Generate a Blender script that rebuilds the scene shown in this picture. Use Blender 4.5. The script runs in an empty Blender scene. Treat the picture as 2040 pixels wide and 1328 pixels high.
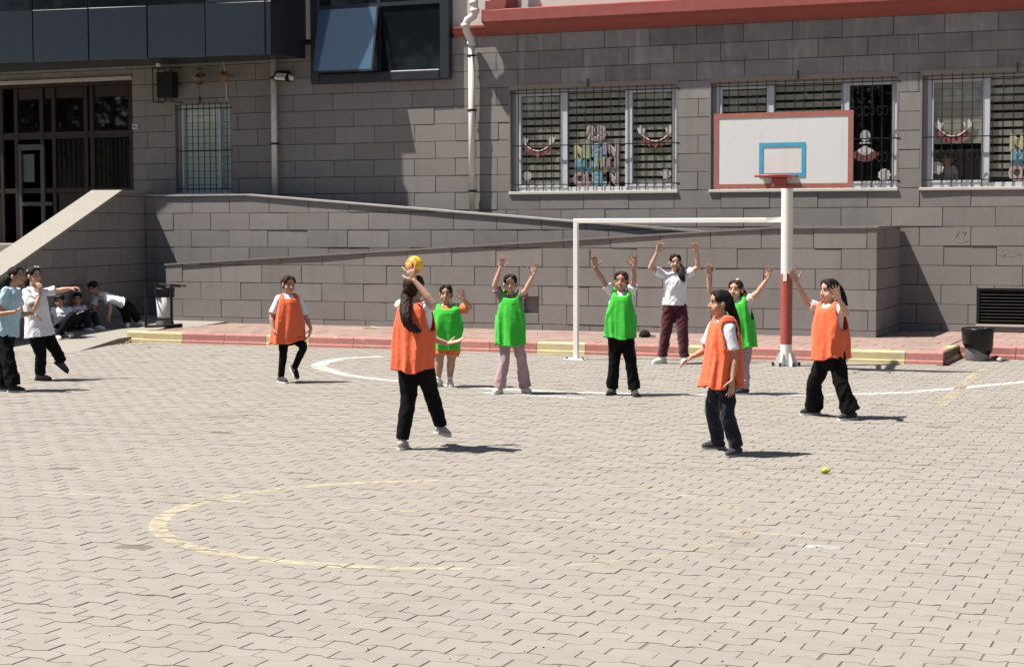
import bpy, bmesh, math, random
import numpy as np
from mathutils import Vector, Matrix
from math import radians, sin, cos, atan, atan2, sqrt, pi

random.seed(7)
S = bpy.context.scene
COL = S.collection

# ------------------------------------------------------------------ camera, sky, sun, exposure
F_PX, THETA, HORIZON, CAM_H, ROLL = 3450.0, radians(22.8), 445.0, 1.97, 0.003
PITCH = atan((664 - HORIZON) / F_PX)
_R0 = np.array([cos(THETA), sin(THETA), 0.0]); _F0 = np.array([-sin(THETA), cos(THETA), 0.0]); _U0 = np.array([0, 0, 1.0])
_F = _F0 * cos(PITCH) - _U0 * sin(PITCH); _U = _U0 * cos(PITCH) + _F0 * sin(PITCH)
_R = _R0 * cos(ROLL) - _U * sin(ROLL); _U = _U * cos(ROLL) + _R0 * sin(ROLL)
CAM = np.array([0, 0, CAM_H])

cd = bpy.data.cameras.new('camera'); cam = bpy.data.objects.new('camera', cd); COL.objects.link(cam)
cd.sensor_width = 36; cd.lens = 36 * F_PX / 2040; cd.clip_end = 2000; cd.clip_start = 0.1
M = Matrix(((_R[0], _U[0], -_F[0], CAM[0]), (_R[1], _U[1], -_F[1], CAM[1]), (_R[2], _U[2], -_F[2], CAM[2]), (0, 0, 0, 1)))
cam.matrix_world = M
S.camera = cam

SUN_D = Vector((0.46, 0.25, -1.0)).normalized()
world = bpy.data.worlds.new('World'); S.world = world; world.use_nodes = True
wn = world.node_tree.nodes; wl = world.node_tree.links
sky = wn.new('ShaderNodeTexSky'); sky.sky_type = 'NISHITA'; sky.sun_disc = False
sky.sun_elevation = math.asin(-SUN_D.z); sky.sun_rotation = atan2(-SUN_D.x, -SUN_D.y)
sky.altitude = 300; sky.dust_density = 2.0; sky.ozone_density = 1.0
bg = wn['Background']; bg.inputs['Strength'].default_value = 0.05
wl.new(sky.outputs[0], bg.inputs['Color'])
sd = bpy.data.lights.new('sun', 'SUN'); sd.energy = 5.0; sd.angle = radians(0.53); sd.color = (1.0, 0.94, 0.86)
sun = bpy.data.objects.new('sun', sd); COL.objects.link(sun); sun.rotation_euler = SUN_D.to_track_quat('-Z', 'Y').to_euler()
sun.location = (-20, -10, 40)
S.view_settings.view_transform = 'Standard'; S.view_settings.look = 'None'
S.view_settings.gamma = 1; S.view_settings.use_curve_mapping = False; S.view_settings.exposure = 1.0
S.cycles.max_bounces = 6; S.cycles.transparent_max_bounces = 12

def ray(x, y): return _F * F_PX + _R * (x - 1020) + _U * (664 - y)
def on_z(x, y, z=0.0):
    d = ray(x, y); return CAM + d * ((z - CAM[2]) / d[2])
def on_y(x, y, Y):
    d = ray(x, y); return CAM + d * ((Y - CAM[1]) / d[1])
def px_of(P):
    v = np.array(P) - CAM; z = v @ _F; return 1020 + F_PX * (v @ _R) / z, 664 - F_PX * (v @ _U) / z, z

# ------------------------------------------------------------------ object helpers
def tag(o, label=None, cat=None, group=None, kind=None):
    if label: o['label'] = label
    if cat: o['category'] = cat
    if group: o['group'] = group
    if kind: o['kind'] = kind
    return o
def link(o, parent=None):
    COL.objects.link(o)
    if parent is not None: o.parent = parent
    return o
def empty(name, label, cat, loc=(0, 0, 0), group=None, parent=None):
    o = bpy.data.objects.new(name, None); o.location = loc; o.empty_display_size = 0.2
    link(o, parent); tag(o, label, cat, group); return o
def wparent(o, parent):
    """parent keeping world coordinates when parent is a translated empty"""
    o.parent = parent
    o.matrix_parent_inverse = Matrix.Translation(-world_loc(parent))
def world_loc(o):
    return Vector(o.location) if o.type == 'EMPTY' else Vector((0, 0, 0))
def mesh_obj(name, verts, faces, mat, parent=None, smooth=False, mats=None, fmat=None, tint=None):
    me = bpy.data.meshes.new(name); me.from_pydata([tuple(map(float, v)) for v in verts], [], faces); 
    for m in (mats or [mat]): me.materials.append(m)
    if fmat is not None: me.polygons.foreach_set('material_index', fmat)
    if smooth: me.polygons.foreach_set('use_smooth', [True] * len(me.polygons))
    if tint is not None:
        a = me.attributes.new('tint', 'FLOAT', 'FACE')
        a.data.foreach_set('value', tint if hasattr(tint, '__len__') else [tint] * len(me.polygons))
    o = bpy.data.objects.new(name, me); COL.objects.link(o)
    if parent is not None: wparent(o, parent)
    return o
class MB:
    """collects simple solids; build() links them as one mesh object"""
    def __init__(s): s.v = []; s.f = []; s.m = []
    def add(s, v, f, mi=0):
        n = len(s.v); s.v += [tuple(map(float, p)) for p in v]; s.f += [tuple(i + n for i in q) for q in f]; s.m += [mi] * len(f); return s
    def box(s, lo, hi, mi=0):
        x0, y0, z0 = lo; x1, y1, z1 = hi
        return s.add([(x0,y0,z0),(x1,y0,z0),(x1,y1,z0),(x0,y1,z0),(x0,y0,z1),(x1,y0,z1),(x1,y1,z1),(x0,y1,z1)],
                     [(0,3,2,1),(4,5,6,7),(0,1,5,4),(1,2,6,5),(2,3,7,6),(3,0,4,7)], mi)
    def bbox(s, lo, hi, b=0.004, mi=0):
        """box with chamfered edges"""
        bm = bmesh.new(); bmesh.ops.create_cube(bm, size=1)
        for v in bm.verts: v.co = Vector([lo[i] + (v.co[i] + .5) * (hi[i] - lo[i]) for i in range(3)])
        bmesh.ops.bevel(bm, geom=list(bm.edges), offset=b, segments=1, affect='EDGES', profile=0.5)
        bm.verts.index_update(); s.add([v.co[:] for v in bm.verts], [[v.index for v in f.verts] for f in bm.faces], mi); bm.free(); return s
    def bar(s, a, b, w, h, up=(0, 0, 1), mi=0):
        a = Vector(a); b = Vector(b); d = (b - a).normalized(); u = Vector(up)
        if abs(d.dot(u)) > .95: u = Vector((0, 1, 0))
        r = d.cross(u).normalized() * (w / 2); u = r.cross(d).normalized() * (h / 2)
        v = [p + i * r + j * u for p in (a, b) for i, j in ((-1,-1),(1,-1),(1,1),(-1,1))]
        return s.add(v, [(0,1,2,3),(7,6,5,4),(0,4,5,1),(1,5,6,2),(2,6,7,3),(3,7,4,0)], mi)
    def tube(s, pts, rad, n=10, caps=True, mi=0, scl=None):
        v, f = tube_geo(pts, rad, n, caps, scl); return s.add(v, f, mi)
    def ell(s, c, r, n=12, m=8, R=None, mi=0):
        v, f = ell_geo(c, r, n, m, R); return s.add(v, f, mi)
    def lathe(s, c, prof, n=20, mi=0):
        v = []; f = []
        for r, z in prof:
            for i in range(n): v.append((c[0] + r * cos(2*pi*i/n), c[1] + r * sin(2*pi*i/n), c[2] + z))
        for k in range(len(prof) - 1):
            for i in range(n): f.append((k*n+i, k*n+(i+1) % n, (k+1)*n+(i+1) % n, (k+1)*n+i))
        f.append(tuple(range(n))[::-1]); f.append(tuple((len(prof)-1)*n+i for i in range(n)))
        return s.add(v, f, mi)
    def prism(s, poly, fn, d0, d1, mi=0):
        """poly of 2D points, fn(a,b,d)->xyz, extruded from d0 to d1"""
        n = len(poly); v = [fn(a, b, d0) for a, b in poly] + [fn(a, b, d1) for a, b in poly]
        f = [tuple(range(n)), tuple(range(2*n-1, n-1, -1))] + [(i, i+n, (i+1) % n+n, (i+1) % n) for i in range(n)]
        return s.add(v, f, mi)
    def build(s, name, mat, parent=None, smooth=False, tint=None, fix=True):
        mats = mat if isinstance(mat, (list, tuple)) else [mat]
        o = mesh_obj(name, s.v, s.f, None, parent, smooth, mats, s.m, tint)
        if fix:
            bm = bmesh.new(); bm.from_mesh(o.data); bmesh.ops.recalc_face_normals(bm, faces=bm.faces); bm.to_mesh(o.data); bm.free()
        return o
def frame_of(d):
    d = Vector(d).normalized(); u = Vector((0, 0, 1)) if abs(d.z) < .9 else Vector((0, 1, 0))
    a = d.cross(u).normalized(); return a, a.cross(d).normalized()
def tube_geo(pts, rad, n=10, caps=True, scl=None):
    pts = [Vector(p) for p in pts]; k = len(pts)
    rad = [rad] * k if not hasattr(rad, '__len__') else rad
    v = []; f = []; pa = None
    for i, p in enumerate(pts):
        d = (pts[min(i+1, k-1)] - pts[max(i-1, 0)])
        if d.length < 1e-9: d = Vector((0, 0, 1))
        d.normalize()
        if pa is None: a, b = frame_of(d)
        else:
            a = (pa - d * pa.dot(d)).normalized(); b = a.cross(d).normalized()
        pa = a
        for j in range(n):
            t = 2*pi*j/n; v.append(p + a * (rad[i]*cos(t)) + b * (rad[i]*sin(t)))
    for i in range(k-1):
        for j in range(n): f.append((i*n+j, i*n+(j+1) % n, (i+1)*n+(j+1) % n, (i+1)*n+j))
    if caps: f.append(tuple(range(n))[::-1]); f.append(tuple((k-1)*n+j for j in range(n)))
    return v, f
def ell_geo(c, r, n=12, m=8, R=None):
    c = Vector(c); v = []; f = []
    for i in range(1, m):
        t = pi*i/m
        for j in range(n):
            q = Vector((r[0]*sin(t)*cos(2*pi*j/n), r[1]*sin(t)*sin(2*pi*j/n), r[2]*cos(t)))
            v.append(c + (R @ q if R is not None else q))
    tp = Vector((0, 0, r[2])); 
    v.append(c + (R @ tp if R is not None else tp)); v.append(c - (R @ tp if R is not None else tp))
    T = len(v)-2; B = T+1
    for j in range(n):
        f.append((T, j, (j+1) % n)); f.append((B, (m-2)*n+(j+1) % n, (m-2)*n+j))
        for i in range(m-2): f.append((i*n+j, (i+1)*n+j, (i+1)*n+(j+1) % n, i*n+(j+1) % n))
    return v, f

# ------------------------------------------------------------------ materials
def mat(name, col, rough=0.8, metal=0.0, spec=0.3, noise=None, bump=None, tint=0.0, coat=0.0, sheen=0.0, trans=0.0, sss=0.0, obj=True):
    """procedural principled material. noise=(scale, amount, colour2); bump=(scale, strength)"""
    m = bpy.data.materials.new(name); m.use_nodes = True; nt = m.node_tree; N = nt.nodes; L = nt.links
    p = N['Principled BSDF']; p.inputs['Roughness'].default_value = rough; p.inputs['Metallic'].default_value = metal
    p.inputs['Specular IOR Level'].default_value = spec
    if coat: p.inputs['Coat Weight'].default_value = coat; p.inputs['Coat Roughness'].default_value = 0.08
    if sheen: p.inputs['Sheen Weight'].default_value = sheen
    if sss: p.inputs['Subsurface Weight'].default_value = sss; p.inputs['Subsurface Radius'].default_value = (.02, .008, .004); p.inputs['Subsurface Scale'].default_value = .4
    tc = N.new('ShaderNodeTexCoord')
    src = tc.outputs['Object']
    rgb = N.new('ShaderNodeRGB'); rgb.outputs[0].default_value = (*col, 1); out = rgb.outputs[0]
    if noise:
        for k, ent in enumerate(noise if isinstance(noise, list) else [noise]):
            sc, am, c2 = ent[:3]; lo_, hi_ = ent[3] if len(ent) > 3 and ent[3] else (.38, .68)
            n = N.new('ShaderNodeTexNoise'); n.inputs['Scale'].default_value = sc; n.inputs['Detail'].default_value = 6; n.inputs['Roughness'].default_value = .62
            if len(ent) > 4:
                mp = N.new('ShaderNodeMapping'); mp.inputs['Scale'].default_value = ent[4]; mp.inputs['Location'].default_value = (3.1*k, 7.7, 1.3*k); L.new(src, mp.inputs['Vector']); L.new(mp.outputs[0], n.inputs['Vector'])
            else: L.new(src, n.inputs['Vector'])
            r = N.new('ShaderNodeMapRange'); r.inputs[1].default_value = lo_; r.inputs[2].default_value = hi_; r.inputs[3].default_value = 0; r.inputs[4].default_value = am
            L.new(n.outputs['Fac'], r.inputs[0])
            mx = N.new('ShaderNodeMix'); mx.data_type = 'RGBA'; mx.inputs['B'].default_value = (*c2, 1)
            L.new(out, mx.inputs['A']); L.new(r.outputs[0], mx.inputs['Factor']); out = mx.outputs['Result']
    if tint:
        a = N.new('ShaderNodeAttribute'); a.attribute_name = 'tint'
        mr = N.new('ShaderNodeMapRange'); mr.inputs[3].default_value = 1 - tint; mr.inputs[4].default_value = 1 + tint
        L.new(a.outputs['Fac'], mr.inputs[0])
        vm = N.new('ShaderNodeVectorMath'); vm.operation = 'SCALE'; L.new(out, vm.inputs[0]); L.new(mr.outputs[0], vm.inputs['Scale']); out = vm.outputs[0]
    L.new(out, p.inputs['Base Color'])
    if bump:
        n = N.new('ShaderNodeTexNoise'); n.inputs['Scale'].default_value = bump[0]; n.inputs['Detail'].default_value = 5
        L.new(src, n.inputs['Vector'])
        b = N.new('ShaderNodeBump'); b.inputs['Strength'].default_value = bump[1]; b.inputs['Distance'].default_value = .01
        L.new(n.outputs['Fac'], b.inputs['Height']); L.new(b.outputs[0], p.inputs['Normal'])
    if trans:
        t = N.new('ShaderNodeBsdfTranslucent'); L.new(out, t.inputs['Color'])
        ms = N.new('ShaderNodeMixShader'); ms.inputs[0].default_value = trans
        L.new(p.outputs[0], ms.inputs[1]); L.new(t.outputs[0], ms.inputs[2]); L.new(ms.outputs[0], N['Material Output'].inputs['Surface'])
    return m
def glass(name, tintc=(.75, .8, .8), refl=1.0, rough=0.02):
    m = bpy.data.materials.new(name); m.use_nodes = True; nt = m.node_tree; N = nt.nodes; L = nt.links
    N.remove(N['Principled BSDF'])
    t = N.new('ShaderNodeBsdfTransparent'); t.inputs[0].default_value = (*tintc, 1)
    g = N.new('ShaderNodeBsdfGlossy'); g.inputs['Roughness'].default_value = rough; g.inputs['Color'].default_value = (refl, refl, refl, 1)
    lw = N.new('ShaderNodeLayerWeight'); lw.inputs['Blend'].default_value = .5
    pw = N.new('ShaderNodeMath'); pw.operation = 'POWER'; pw.inputs[1].default_value = 5.0; L.new(lw.outputs['Facing'], pw.inputs[0])
    fr = N.new('ShaderNodeMath'); fr.operation = 'MULTIPLY_ADD'; fr.inputs[1].default_value = .955; fr.inputs[2].default_value = .045; L.new(pw.outputs[0], fr.inputs[0])
    mx = N.new('ShaderNodeMixShader'); L.new(fr.outputs[0], mx.inputs[0]); L.new(t.outputs[0], mx.inputs[1]); L.new(g.outputs[0], mx.inputs[2])
    L.new(mx.outputs[0], N['Material Output'].inputs['Surface']); return m
def worn_paint(name, col, lo, hi):
    """paint that has worn away in patches, over whatever lies below; 'fade' raises the wear along the line"""
    m = bpy.data.materials.new(name); m.use_nodes = True; nt = m.node_tree; N = nt.nodes; L = nt.links
    p = N['Principled BSDF']; p.inputs['Base Color'].default_value = (*col, 1); p.inputs['Roughness'].default_value = .8; p.inputs['Specular IOR Level'].default_value = .2
    tc = N.new('ShaderNodeTexCoord'); n = N.new('ShaderNodeTexNoise'); n.inputs['Scale'].default_value = 9; n.inputs['Detail'].default_value = 9; n.inputs['Roughness'].default_value = .7
    L.new(tc.outputs['Object'], n.inputs['Vector'])
    a = N.new('ShaderNodeAttribute'); a.attribute_name = 'fade'
    ad = N.new('ShaderNodeMath'); ad.operation = 'ADD'; L.new(n.outputs['Fac'], ad.inputs[0]); L.new(a.outputs['Fac'], ad.inputs[1])
    r = N.new('ShaderNodeMapRange'); r.inputs[1].default_value = lo; r.inputs[2].default_value = hi; r.inputs[3].default_value = 1; r.inputs[4].default_value = 0
    L.new(ad.outputs[0], r.inputs[0])
    t = N.new('ShaderNodeBsdfTransparent'); mx = N.new('ShaderNodeMixShader')
    L.new(r.outputs[0], mx.inputs[0]); L.new(t.outputs[0], mx.inputs[1]); L.new(p.outputs[0], mx.inputs[2]); L.new(mx.outputs[0], N['Material Output'].inputs['Surface'])
    return m

MT = {}
MT['paver'] = mat('paver_concrete', (.242, .224, .198), .9, spec=.15, noise=[(.35, .5, (.222, .2, .175)), (.22, .55, (.262, .222, .2), (.52, .7)), (1.6, .4, (.26, .243, .219)), (1.3, .6, (.17, .148, .12), (.6, .72)), (60, .3, (.2, .183, .162))], bump=(180, .2), tint=.04)
MT['joint'] = mat('joint_sand', (.145, .128, .108), 1, spec=.1, noise=(4, .6, (.15, .134, .115)))
MT['ground'] = mat('courtyard_concrete', (.24, .22, .193), .95, spec=.2, noise=(2, .4, (.2, .18, .16)))
MT['stone'] = mat('basalt_stone', (.214, .199, .189), .85, spec=.2, noise=[(.9, .6, (.188, .175, .166)), (5, .35, (.25, .23, .215)), (1.0, .5, (.155, .143, .135), (.52, .74), (5, 5, .7)), (38, .4, (.175, .16, .15)), (9, .5, (.3, .28, .26), (.66, .76)), (16, .8, (.07, .062, .058), (.72, .78))], bump=(60, .25), tint=.09)
MT['stone_dark'] = mat('basalt_joint', (.03, .027, .025), .95, spec=.1)
MT['stone_streak'] = mat('basalt_weathered', (.205, .193, .185), .85, spec=.2, noise=[(2.2, .8, (.13, .126, .126)), (1.2, .75, (.36, .34, .32), (.54, .75), (4, 4, .6)), (6, .4, (.3, .285, .27)), (40, .4, (.15, .14, .135))], bump=(60, .25), tint=.3)
MT['coping'] = mat('grey_coping', (.2, .182, .17), .7, noise=(6, .4, (.15, .135, .127)))
MT['marble'] = mat('pale_marble', (.255, .238, .205), .55, noise=[(3, .4, (.215, .2, .172)), (14, .3, (.28, .262, .23))])
MT['metal_coping'] = mat('light_coping', (.4, .385, .36), .5, noise=(8, .5, (.26, .245, .225)))
MT['cream'] = mat('cream_render', (.52, .49, .455), .9, noise=(1.5, .3, (.46, .43, .4)), bump=(80, .2))
MT['red_render'] = mat('red_painted_render', (.27, .07, .058), .8, noise=[(1.3, .6, (.22, .055, .048)), (7, .35, (.33, .115, .1))], bump=(70, .2))
MT['navy'] = mat('navy_panel', (.0145, .021, .033), .38, spec=.4, coat=.3, noise=(1.1, .5, (.018, .023, .031)))
MT['navy_frame'] = mat('navy_aluminium', (.016, .02, .028), .38, spec=.5, noise=(3, .3, (.03, .034, .04)))
MT['dark_glass'] = mat('tinted_glazing', (.006, .009, .012), .04, spec=.5, coat=0)
MT['sash_glass'] = mat('blue_reflective_glass', (.05, .105, .155), .08, spec=.9, coat=1.0)
MT['pvc'] = mat('white_pvc', (.5, .52, .55), .4, noise=(4, .3, (.42, .43, .45)))
MT['pvc_old'] = mat('ivory_pvc_pipe', (.62, .6, .56), .5, noise=[(2.5, .5, (.52, .49, .45)), (14, .3, (.42, .39, .35))])
MT['sill'] = mat('white_sill', (.5, .47, .43), .6, noise=(5, .4, (.4, .38, .34)))
MT['lintel'] = mat('tan_lintel', (.25, .205, .165), .8, noise=(4, .5, (.2, .16, .13)))
MT['lintel_grey'] = mat('grey_reveal', (.26, .245, .24), .8, noise=(5, .5, (.2, .19, .18)))
MT['iron'] = mat('black_iron', (.014, .013, .013), .5, metal=.2, noise=(20, .4, (.03, .024, .02)))
MT['blind'] = mat('grey_blind', (.42, .395, .34), .85, noise=(6, .4, (.36, .335, .29)))
MT['blind_green'] = mat('pale_green_blind', (.58, .64, .57), .85, noise=(5, .4, (.5, .56, .49)))
MT['pane'] = glass('window_pane', (.94, .95, .94))
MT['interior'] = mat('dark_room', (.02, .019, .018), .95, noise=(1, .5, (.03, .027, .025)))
MT['door_brown'] = mat('brown_metal_door', (.022, .012, .0095), .5, noise=(2, .5, (.032, .018, .014)))
MT['door_grey'] = mat('grey_door_frame', (.06, .062, .06), .5, noise=(3, .4, (.05, .05, .048)))
MT['paper_green'] = mat('pale_green_paper', (.09, .11, .1), .9)
MT['red_paint'] = mat('red_kerb_paint', (.37, .155, .135), .75, noise=[(4, .6, (.31, .12, .105)), (22, .5, (.42, .25, .22)), (6, .85, (.34, .29, .255), (.6, .68))], bump=(60, .4), tint=.08)
MT['yellow_paint'] = mat('yellow_kerb_paint', (.46, .385, .205), .75, noise=[(4, .6, (.4, .33, .165)), (22, .45, (.5, .45, .31)), (6, .85, (.36, .32, .27), (.6, .68))], bump=(60, .4), tint=.08)
MT['pink_tile'] = mat('pink_paving_tile', (.25, .175, .15), .9, noise=[(1.5, .5, (.28, .21, .185)), (9, .4, (.21, .135, .115))], bump=(60, .3), tint=.08)
MT['pave_plain'] = mat('beige_pavement', (.24, .222, .195), .95, noise=[(1.2, .5, (.2, .184, .163)), (20, .4, (.27, .25, .225))], bump=(90, .3))
MT['white_steel'] = mat('white_painted_steel', (.76, .75, .72), .45, noise=[(3, .3, (.68, .66, .62)), (26, .22, (.5, .47, .42))])
MT['red_steel'] = mat('red_painted_steel', (.35, .07, .055), .45, noise=[(3, .5, (.29, .05, .045)), (30, .3, (.42, .16, .13))])
MT['board_white'] = mat('white_board', (.6, .6, .595), .5, noise=[(1.8, .35, (.52, .52, .51)), (7, .4, (.45, .43, .4), (.64, .76)), (1.3, .4, (.47, .45, .42), (.56, .72), (6, 6, .5))])
MT['board_red'] = mat('red_board_border', (.34, .125, .095), .6, noise=[(7, .6, (.27, .1, .08)), (14, .8, (.42, .36, .31), (.64, .7))])
MT['board_blue'] = mat('blue_target_line', (.05, .3, .45), .55, noise=(9, .4, (.09, .36, .5)))
MT['black_plastic'] = mat('black_bag_plastic', (.005, .005, .0055), .36, spec=.35, bump=(14, 1.0))
MT['grey_plastic'] = mat('grey_bin_plastic', (.2, .2, .2), .5, noise=(5, .3, (.15, .15, .15)))
MT['white_plastic'] = mat('white_bin_plastic', (.62, .62, .6), .45, noise=(7, .5, (.48, .46, .42)))
MT['horn'] = mat('tan_horn', (.22, .155, .11), .5, noise=(12, .5, (.16, .11, .08)))
MT['lamp_glass'] = mat('lamp_reflector', (.7, .66, .58), .3)
MT['rust'] = mat('rusty_grate', (.035, .024, .018), .8, noise=(20, .5, (.07, .045, .03)))
MT['leaf_litter'] = mat('dry_litter', (.3, .2, .1), .9, noise=(30, .7, (.16, .1, .06)))
MT['lime'] = mat('lime_green_felt', (.33, .37, .06), .8, noise=(40, .4, (.27, .31, .05)))
MT['wrapper'] = mat('yellow_wrapper', (.36, .33, .12), .5, noise=(15, .5, (.36, .35, .28)))
MT['clear_bottle'] = mat('crumpled_clear_plastic', (.5, .5, .5), .2, spec=.8)

# ------------------------------------------------------------------ the ground
PX, PR = 0.230, 0.133        # paver length along X, row pitch
def wave(x):
    t = (x / PX) % 1.0; A = .013
    if t < .30: return A
    if t < .46: return A - 2*A*(t-.30)/.16
    if t < .80: return -A
    if t < .96: return -A + 2*A*(t-.80)/.16
    return A
BREAKS = (.0, .30, .46, .80, .96)
def wave_pts(x0, x1, y):
    xs = [x0]
    k = math.floor(x0/PX)
    while k*PX < x1:
        for b in BREAKS:
            x = (k+b)*PX
            if x0+.004 < x < x1-.004 and not (b == 0.0): xs.append(x)
        k += 1
    xs.append(x1)
    return [(x, y + wave(x)) for x in xs]
def in_view(x, y, m=0.0):
    u, v, z = px_of((x, y, 0)); s = F_PX / max(z, .1)
    return z > 1 and -m*s < u < 2040 + m*s and v < 1328 + m*s*1.2
rng = random.Random(3)
PAV = []
y = 4.6; row = 0
while y < 25.55:
    x0, x1 = -19.2, 1.6
    k0 = math.floor(x0/PX); off = (row % 2)*.5 + .02*sin(row*1.7)
    for k in range(k0, int(x1/PX)+1):
        a = (k+off)*PX; b = a+PX
        if not in_view(a+PX/2, y+PR/2, 1.3): continue
        if y > 22.3 and b < -17.0: continue
        if y > 24.08 and a < -3.72: continue
        if rng.random() < .02 and False: continue
        g = .0062 + .0022*rng.random(); gs = .005+.005*rng.random()
        jx = rng.gauss(0, .0015); jy = rng.gauss(0, .0015); ro = rng.gauss(0, .008)
        lo = wave_pts(a+gs/2, b-gs/2, y+g/2); hi = wave_pts(a+gs/2, b-gs/2, y+PR-g/2)
        poly = lo + hi[::-1]; cx, cy = (a+b)/2, y+PR/2
        poly = [(cx+(p-cx)-(q-cy)*ro+jx, cy+(q-cy)+(p-cx)*ro+jy) for p, q in poly]
        PAV.append((poly, rng.gauss(0, .0012), rng.random(), (cx, cy)))
    y += PR; row += 1
court = empty('courtyard', None, None); court['kind'] = 'structure'
mesh_obj('ground', [(-900,-300,-.045),(900,-300,-.045),(900,1500,-.045),(-900,1500,-.045)], [(0,1,2,3)], MT['ground'])['kind'] = 'structure'
js = mesh_obj('joint_sand', [(-20.5,3.5,-.0035),(3,3.5,-.0035),(3,25.6,-.0035),(-20.5,25.6,-.0035)], [(0,1,2,3)], MT['joint'], court)
def paver_geo(poly, z, chamfer=True):
    n = len(poly); cx = sum(p for p, q in poly)/n; cy = sum(q for p, q in poly)/n
    v = [(p, q, -.03) for p, q in poly] + [(p, q, z-.0018) for p, q in poly]
    f = [(i, (i+1) % n, n+(i+1) % n, n+i) for i in range(n)]
    if chamfer:
        v += [(cx+(p-cx)*.978, cy+(q-cy)*.972, z) for p, q in poly]
        f += [(n+i, n+(i+1) % n, 2*n+(i+1) % n, 2*n+i) for i in range(n)] + [tuple(range(2*n, 3*n))]
    else:
        v = v[:n] + [(p, q, z) for p, q in poly]; f = f + [tuple(range(n, 2*n))]
    return v, f
vis = [i for i, P in enumerate(PAV) if in_view(*P[3])]
vis.sort(key=lambda i: px_of((*PAV[i][3], 0))[2])
near = set(vis[:300])
sv = []; sf = []; st = []
for i, (poly, z, t, c) in enumerate(PAV):
    if i in near:
        v, f = paver_geo(poly, z); mesh_obj('paver', v, f, MT['paver'], court, tint=t)
    else:
        v, f = paver_geo(poly, z, c[1] < 13); n = len(sv); sv += v; sf += [tuple(a+n for a in q) for q in f]; st += [t]*len(f)
o = mesh_obj('pavers', sv, sf, MT['paver'], court, tint=st); o['kind'] = 'stuff'

# painted court lines lie on the pavers only, the joints stay open
def clip_poly(sub, quad):
    area = sum(quad[i][0]*quad[(i+1) % 4][1]-quad[(i+1) % 4][0]*quad[i][1] for i in range(4))
    if area < 0: quad = quad[::-1]
    out = sub
    for i in range(4):
        a, b = quad[i], quad[(i+1) % 4]; inp = out; out = []
        ex, ey = b[0]-a[0], b[1]-a[1]
        side = lambda p: ex*(p[1]-a[1])-ey*(p[0]-a[0])
        for j in range(len(inp)):
            p, q = inp[j], inp[(j+1) % len(inp)]; sp, sq = side(p), side(q)
            if sp >= 0: out.append(p)
            if (sp >= 0) != (sq >= 0):
                t = sp/(sp-sq); out.append((p[0]+(q[0]-p[0])*t, p[1]+(q[1]-p[1])*t))
        if len(out) < 3: return []
    return out
CELL = {}
for i, P in enumerate(PAV): CELL.setdefault((math.floor(P[3][0]/.5), math.floor(P[3][1]/.5)), []).append(i)
def court_line(pts, w, material, fades, label, closed=False):
    n = len(pts); L = []; Rr = []
    ws = w if hasattr(w, '__len__') else [w]*n
    for i in range(n):
        a = pts[(i-1) % n] if closed else pts[max(i-1, 0)]; b = pts[(i+1) % n] if closed else pts[min(i+1, n-1)]
        d = Vector((b[0]-a[0], b[1]-a[1])).normalized(); q = Vector((-d.y, d.x))*(ws[i]/2)
        L.append((pts[i][0]+q.x, pts[i][1]+q.y)); Rr.append((pts[i][0]-q.x, pts[i][1]-q.y))
    v = []; f = []; fd = []
    for i in range(n if closed else n-1):
        j = (i+1) % n; quad = [L[i], L[j], Rr[j], Rr[i]]
        xs = [p[0] for p in quad]; ys = [p[1] for p in quad]; seen = set()
        for cx in range(math.floor((min(xs)-.3)/.5), math.floor((max(xs)+.3)/.5)+1):
            for cy in range(math.floor((min(ys)-.3)/.5), math.floor((max(ys)+.3)/.5)+1):
                for k in CELL.get((cx, cy), ()):
                    poly, z, t, c = PAV[k]; r = clip_poly(poly, quad)
                    if r:
                        b = len(v); v += [(p, q, z+.0012) for p, q in r]; f.append(tuple(range(b, b+len(r)))); fd.append(fades[i] if hasattr(fades, '__len__') else fades)
    o = mesh_obj('court_line', v, f, material); a = o.data.attributes.new('fade', 'FLOAT', 'FACE'); a.data.foreach_set('value', fd)
    o['kind'] = 'structure'; o['label'] = label; return o
def dens(pts, step=.3):
    out = []
    for a, b in zip(pts[:-1], pts[1:]):
        n = max(1, int(math.dist(a, b)/step)); out += [(a[0]+(b[0]-a[0])*i/n, a[1]+(b[1]-a[1])*i/n) for i in range(n)]
    return out+[pts[-1]]
def spline(P, n=6):
    P = [np.array(p) for p in P]; out = []
    for i in range(len(P)-1):
        p0, p1, p2, p3 = P[max(i-1, 0)], P[i], P[i+1], P[min(i+2, len(P)-1)]
        for k in range(n):
            t = k/n; out.append(tuple(.5*((2*p1)+(-p0+p2)*t+(2*p0-5*p1+4*p2-p3)*t*t+(-p0+3*p1-3*p2+p3)*t**3)))
    return out+[tuple(P[-1])]
yel = worn_paint('worn_yellow_paint', (.43, .375, .275), .34, .72); wht = worn_paint('worn_white_paint', (.42, .41, .39), .5, .8)
th = [2*pi*i/90 for i in range(90)]
rr = [1.84+.13*cos(2*(t-radians(19))) for t in th]
fade = [(-.02 if cos(t-radians(200)) > -.1 else (.10 if cos(t-radians(60)) > .1 else .06)) + .03*sin(5*t) for t in th]
court_line([(-4.82+r*cos(t), 10.47+r*sin(t)) for r, t in zip(rr, th)], [.07+.06*max(0, cos(t-radians(200)))+.012*sin(3*t) for t in th], yel, fade, 'worn yellow painted centre circle on the pavers', True)
ml = dens([(-8.9, 10.25), (-6.84, 10.5), (-4.8, 10.6), (-2.86, 10.67), (-1.6, 10.69)], .25)
court_line(ml, .055, yel, [.05+.05*sin(i*1.3) for i in range(len(ml))], 'faint yellow halfway line across the centre circle')
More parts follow.
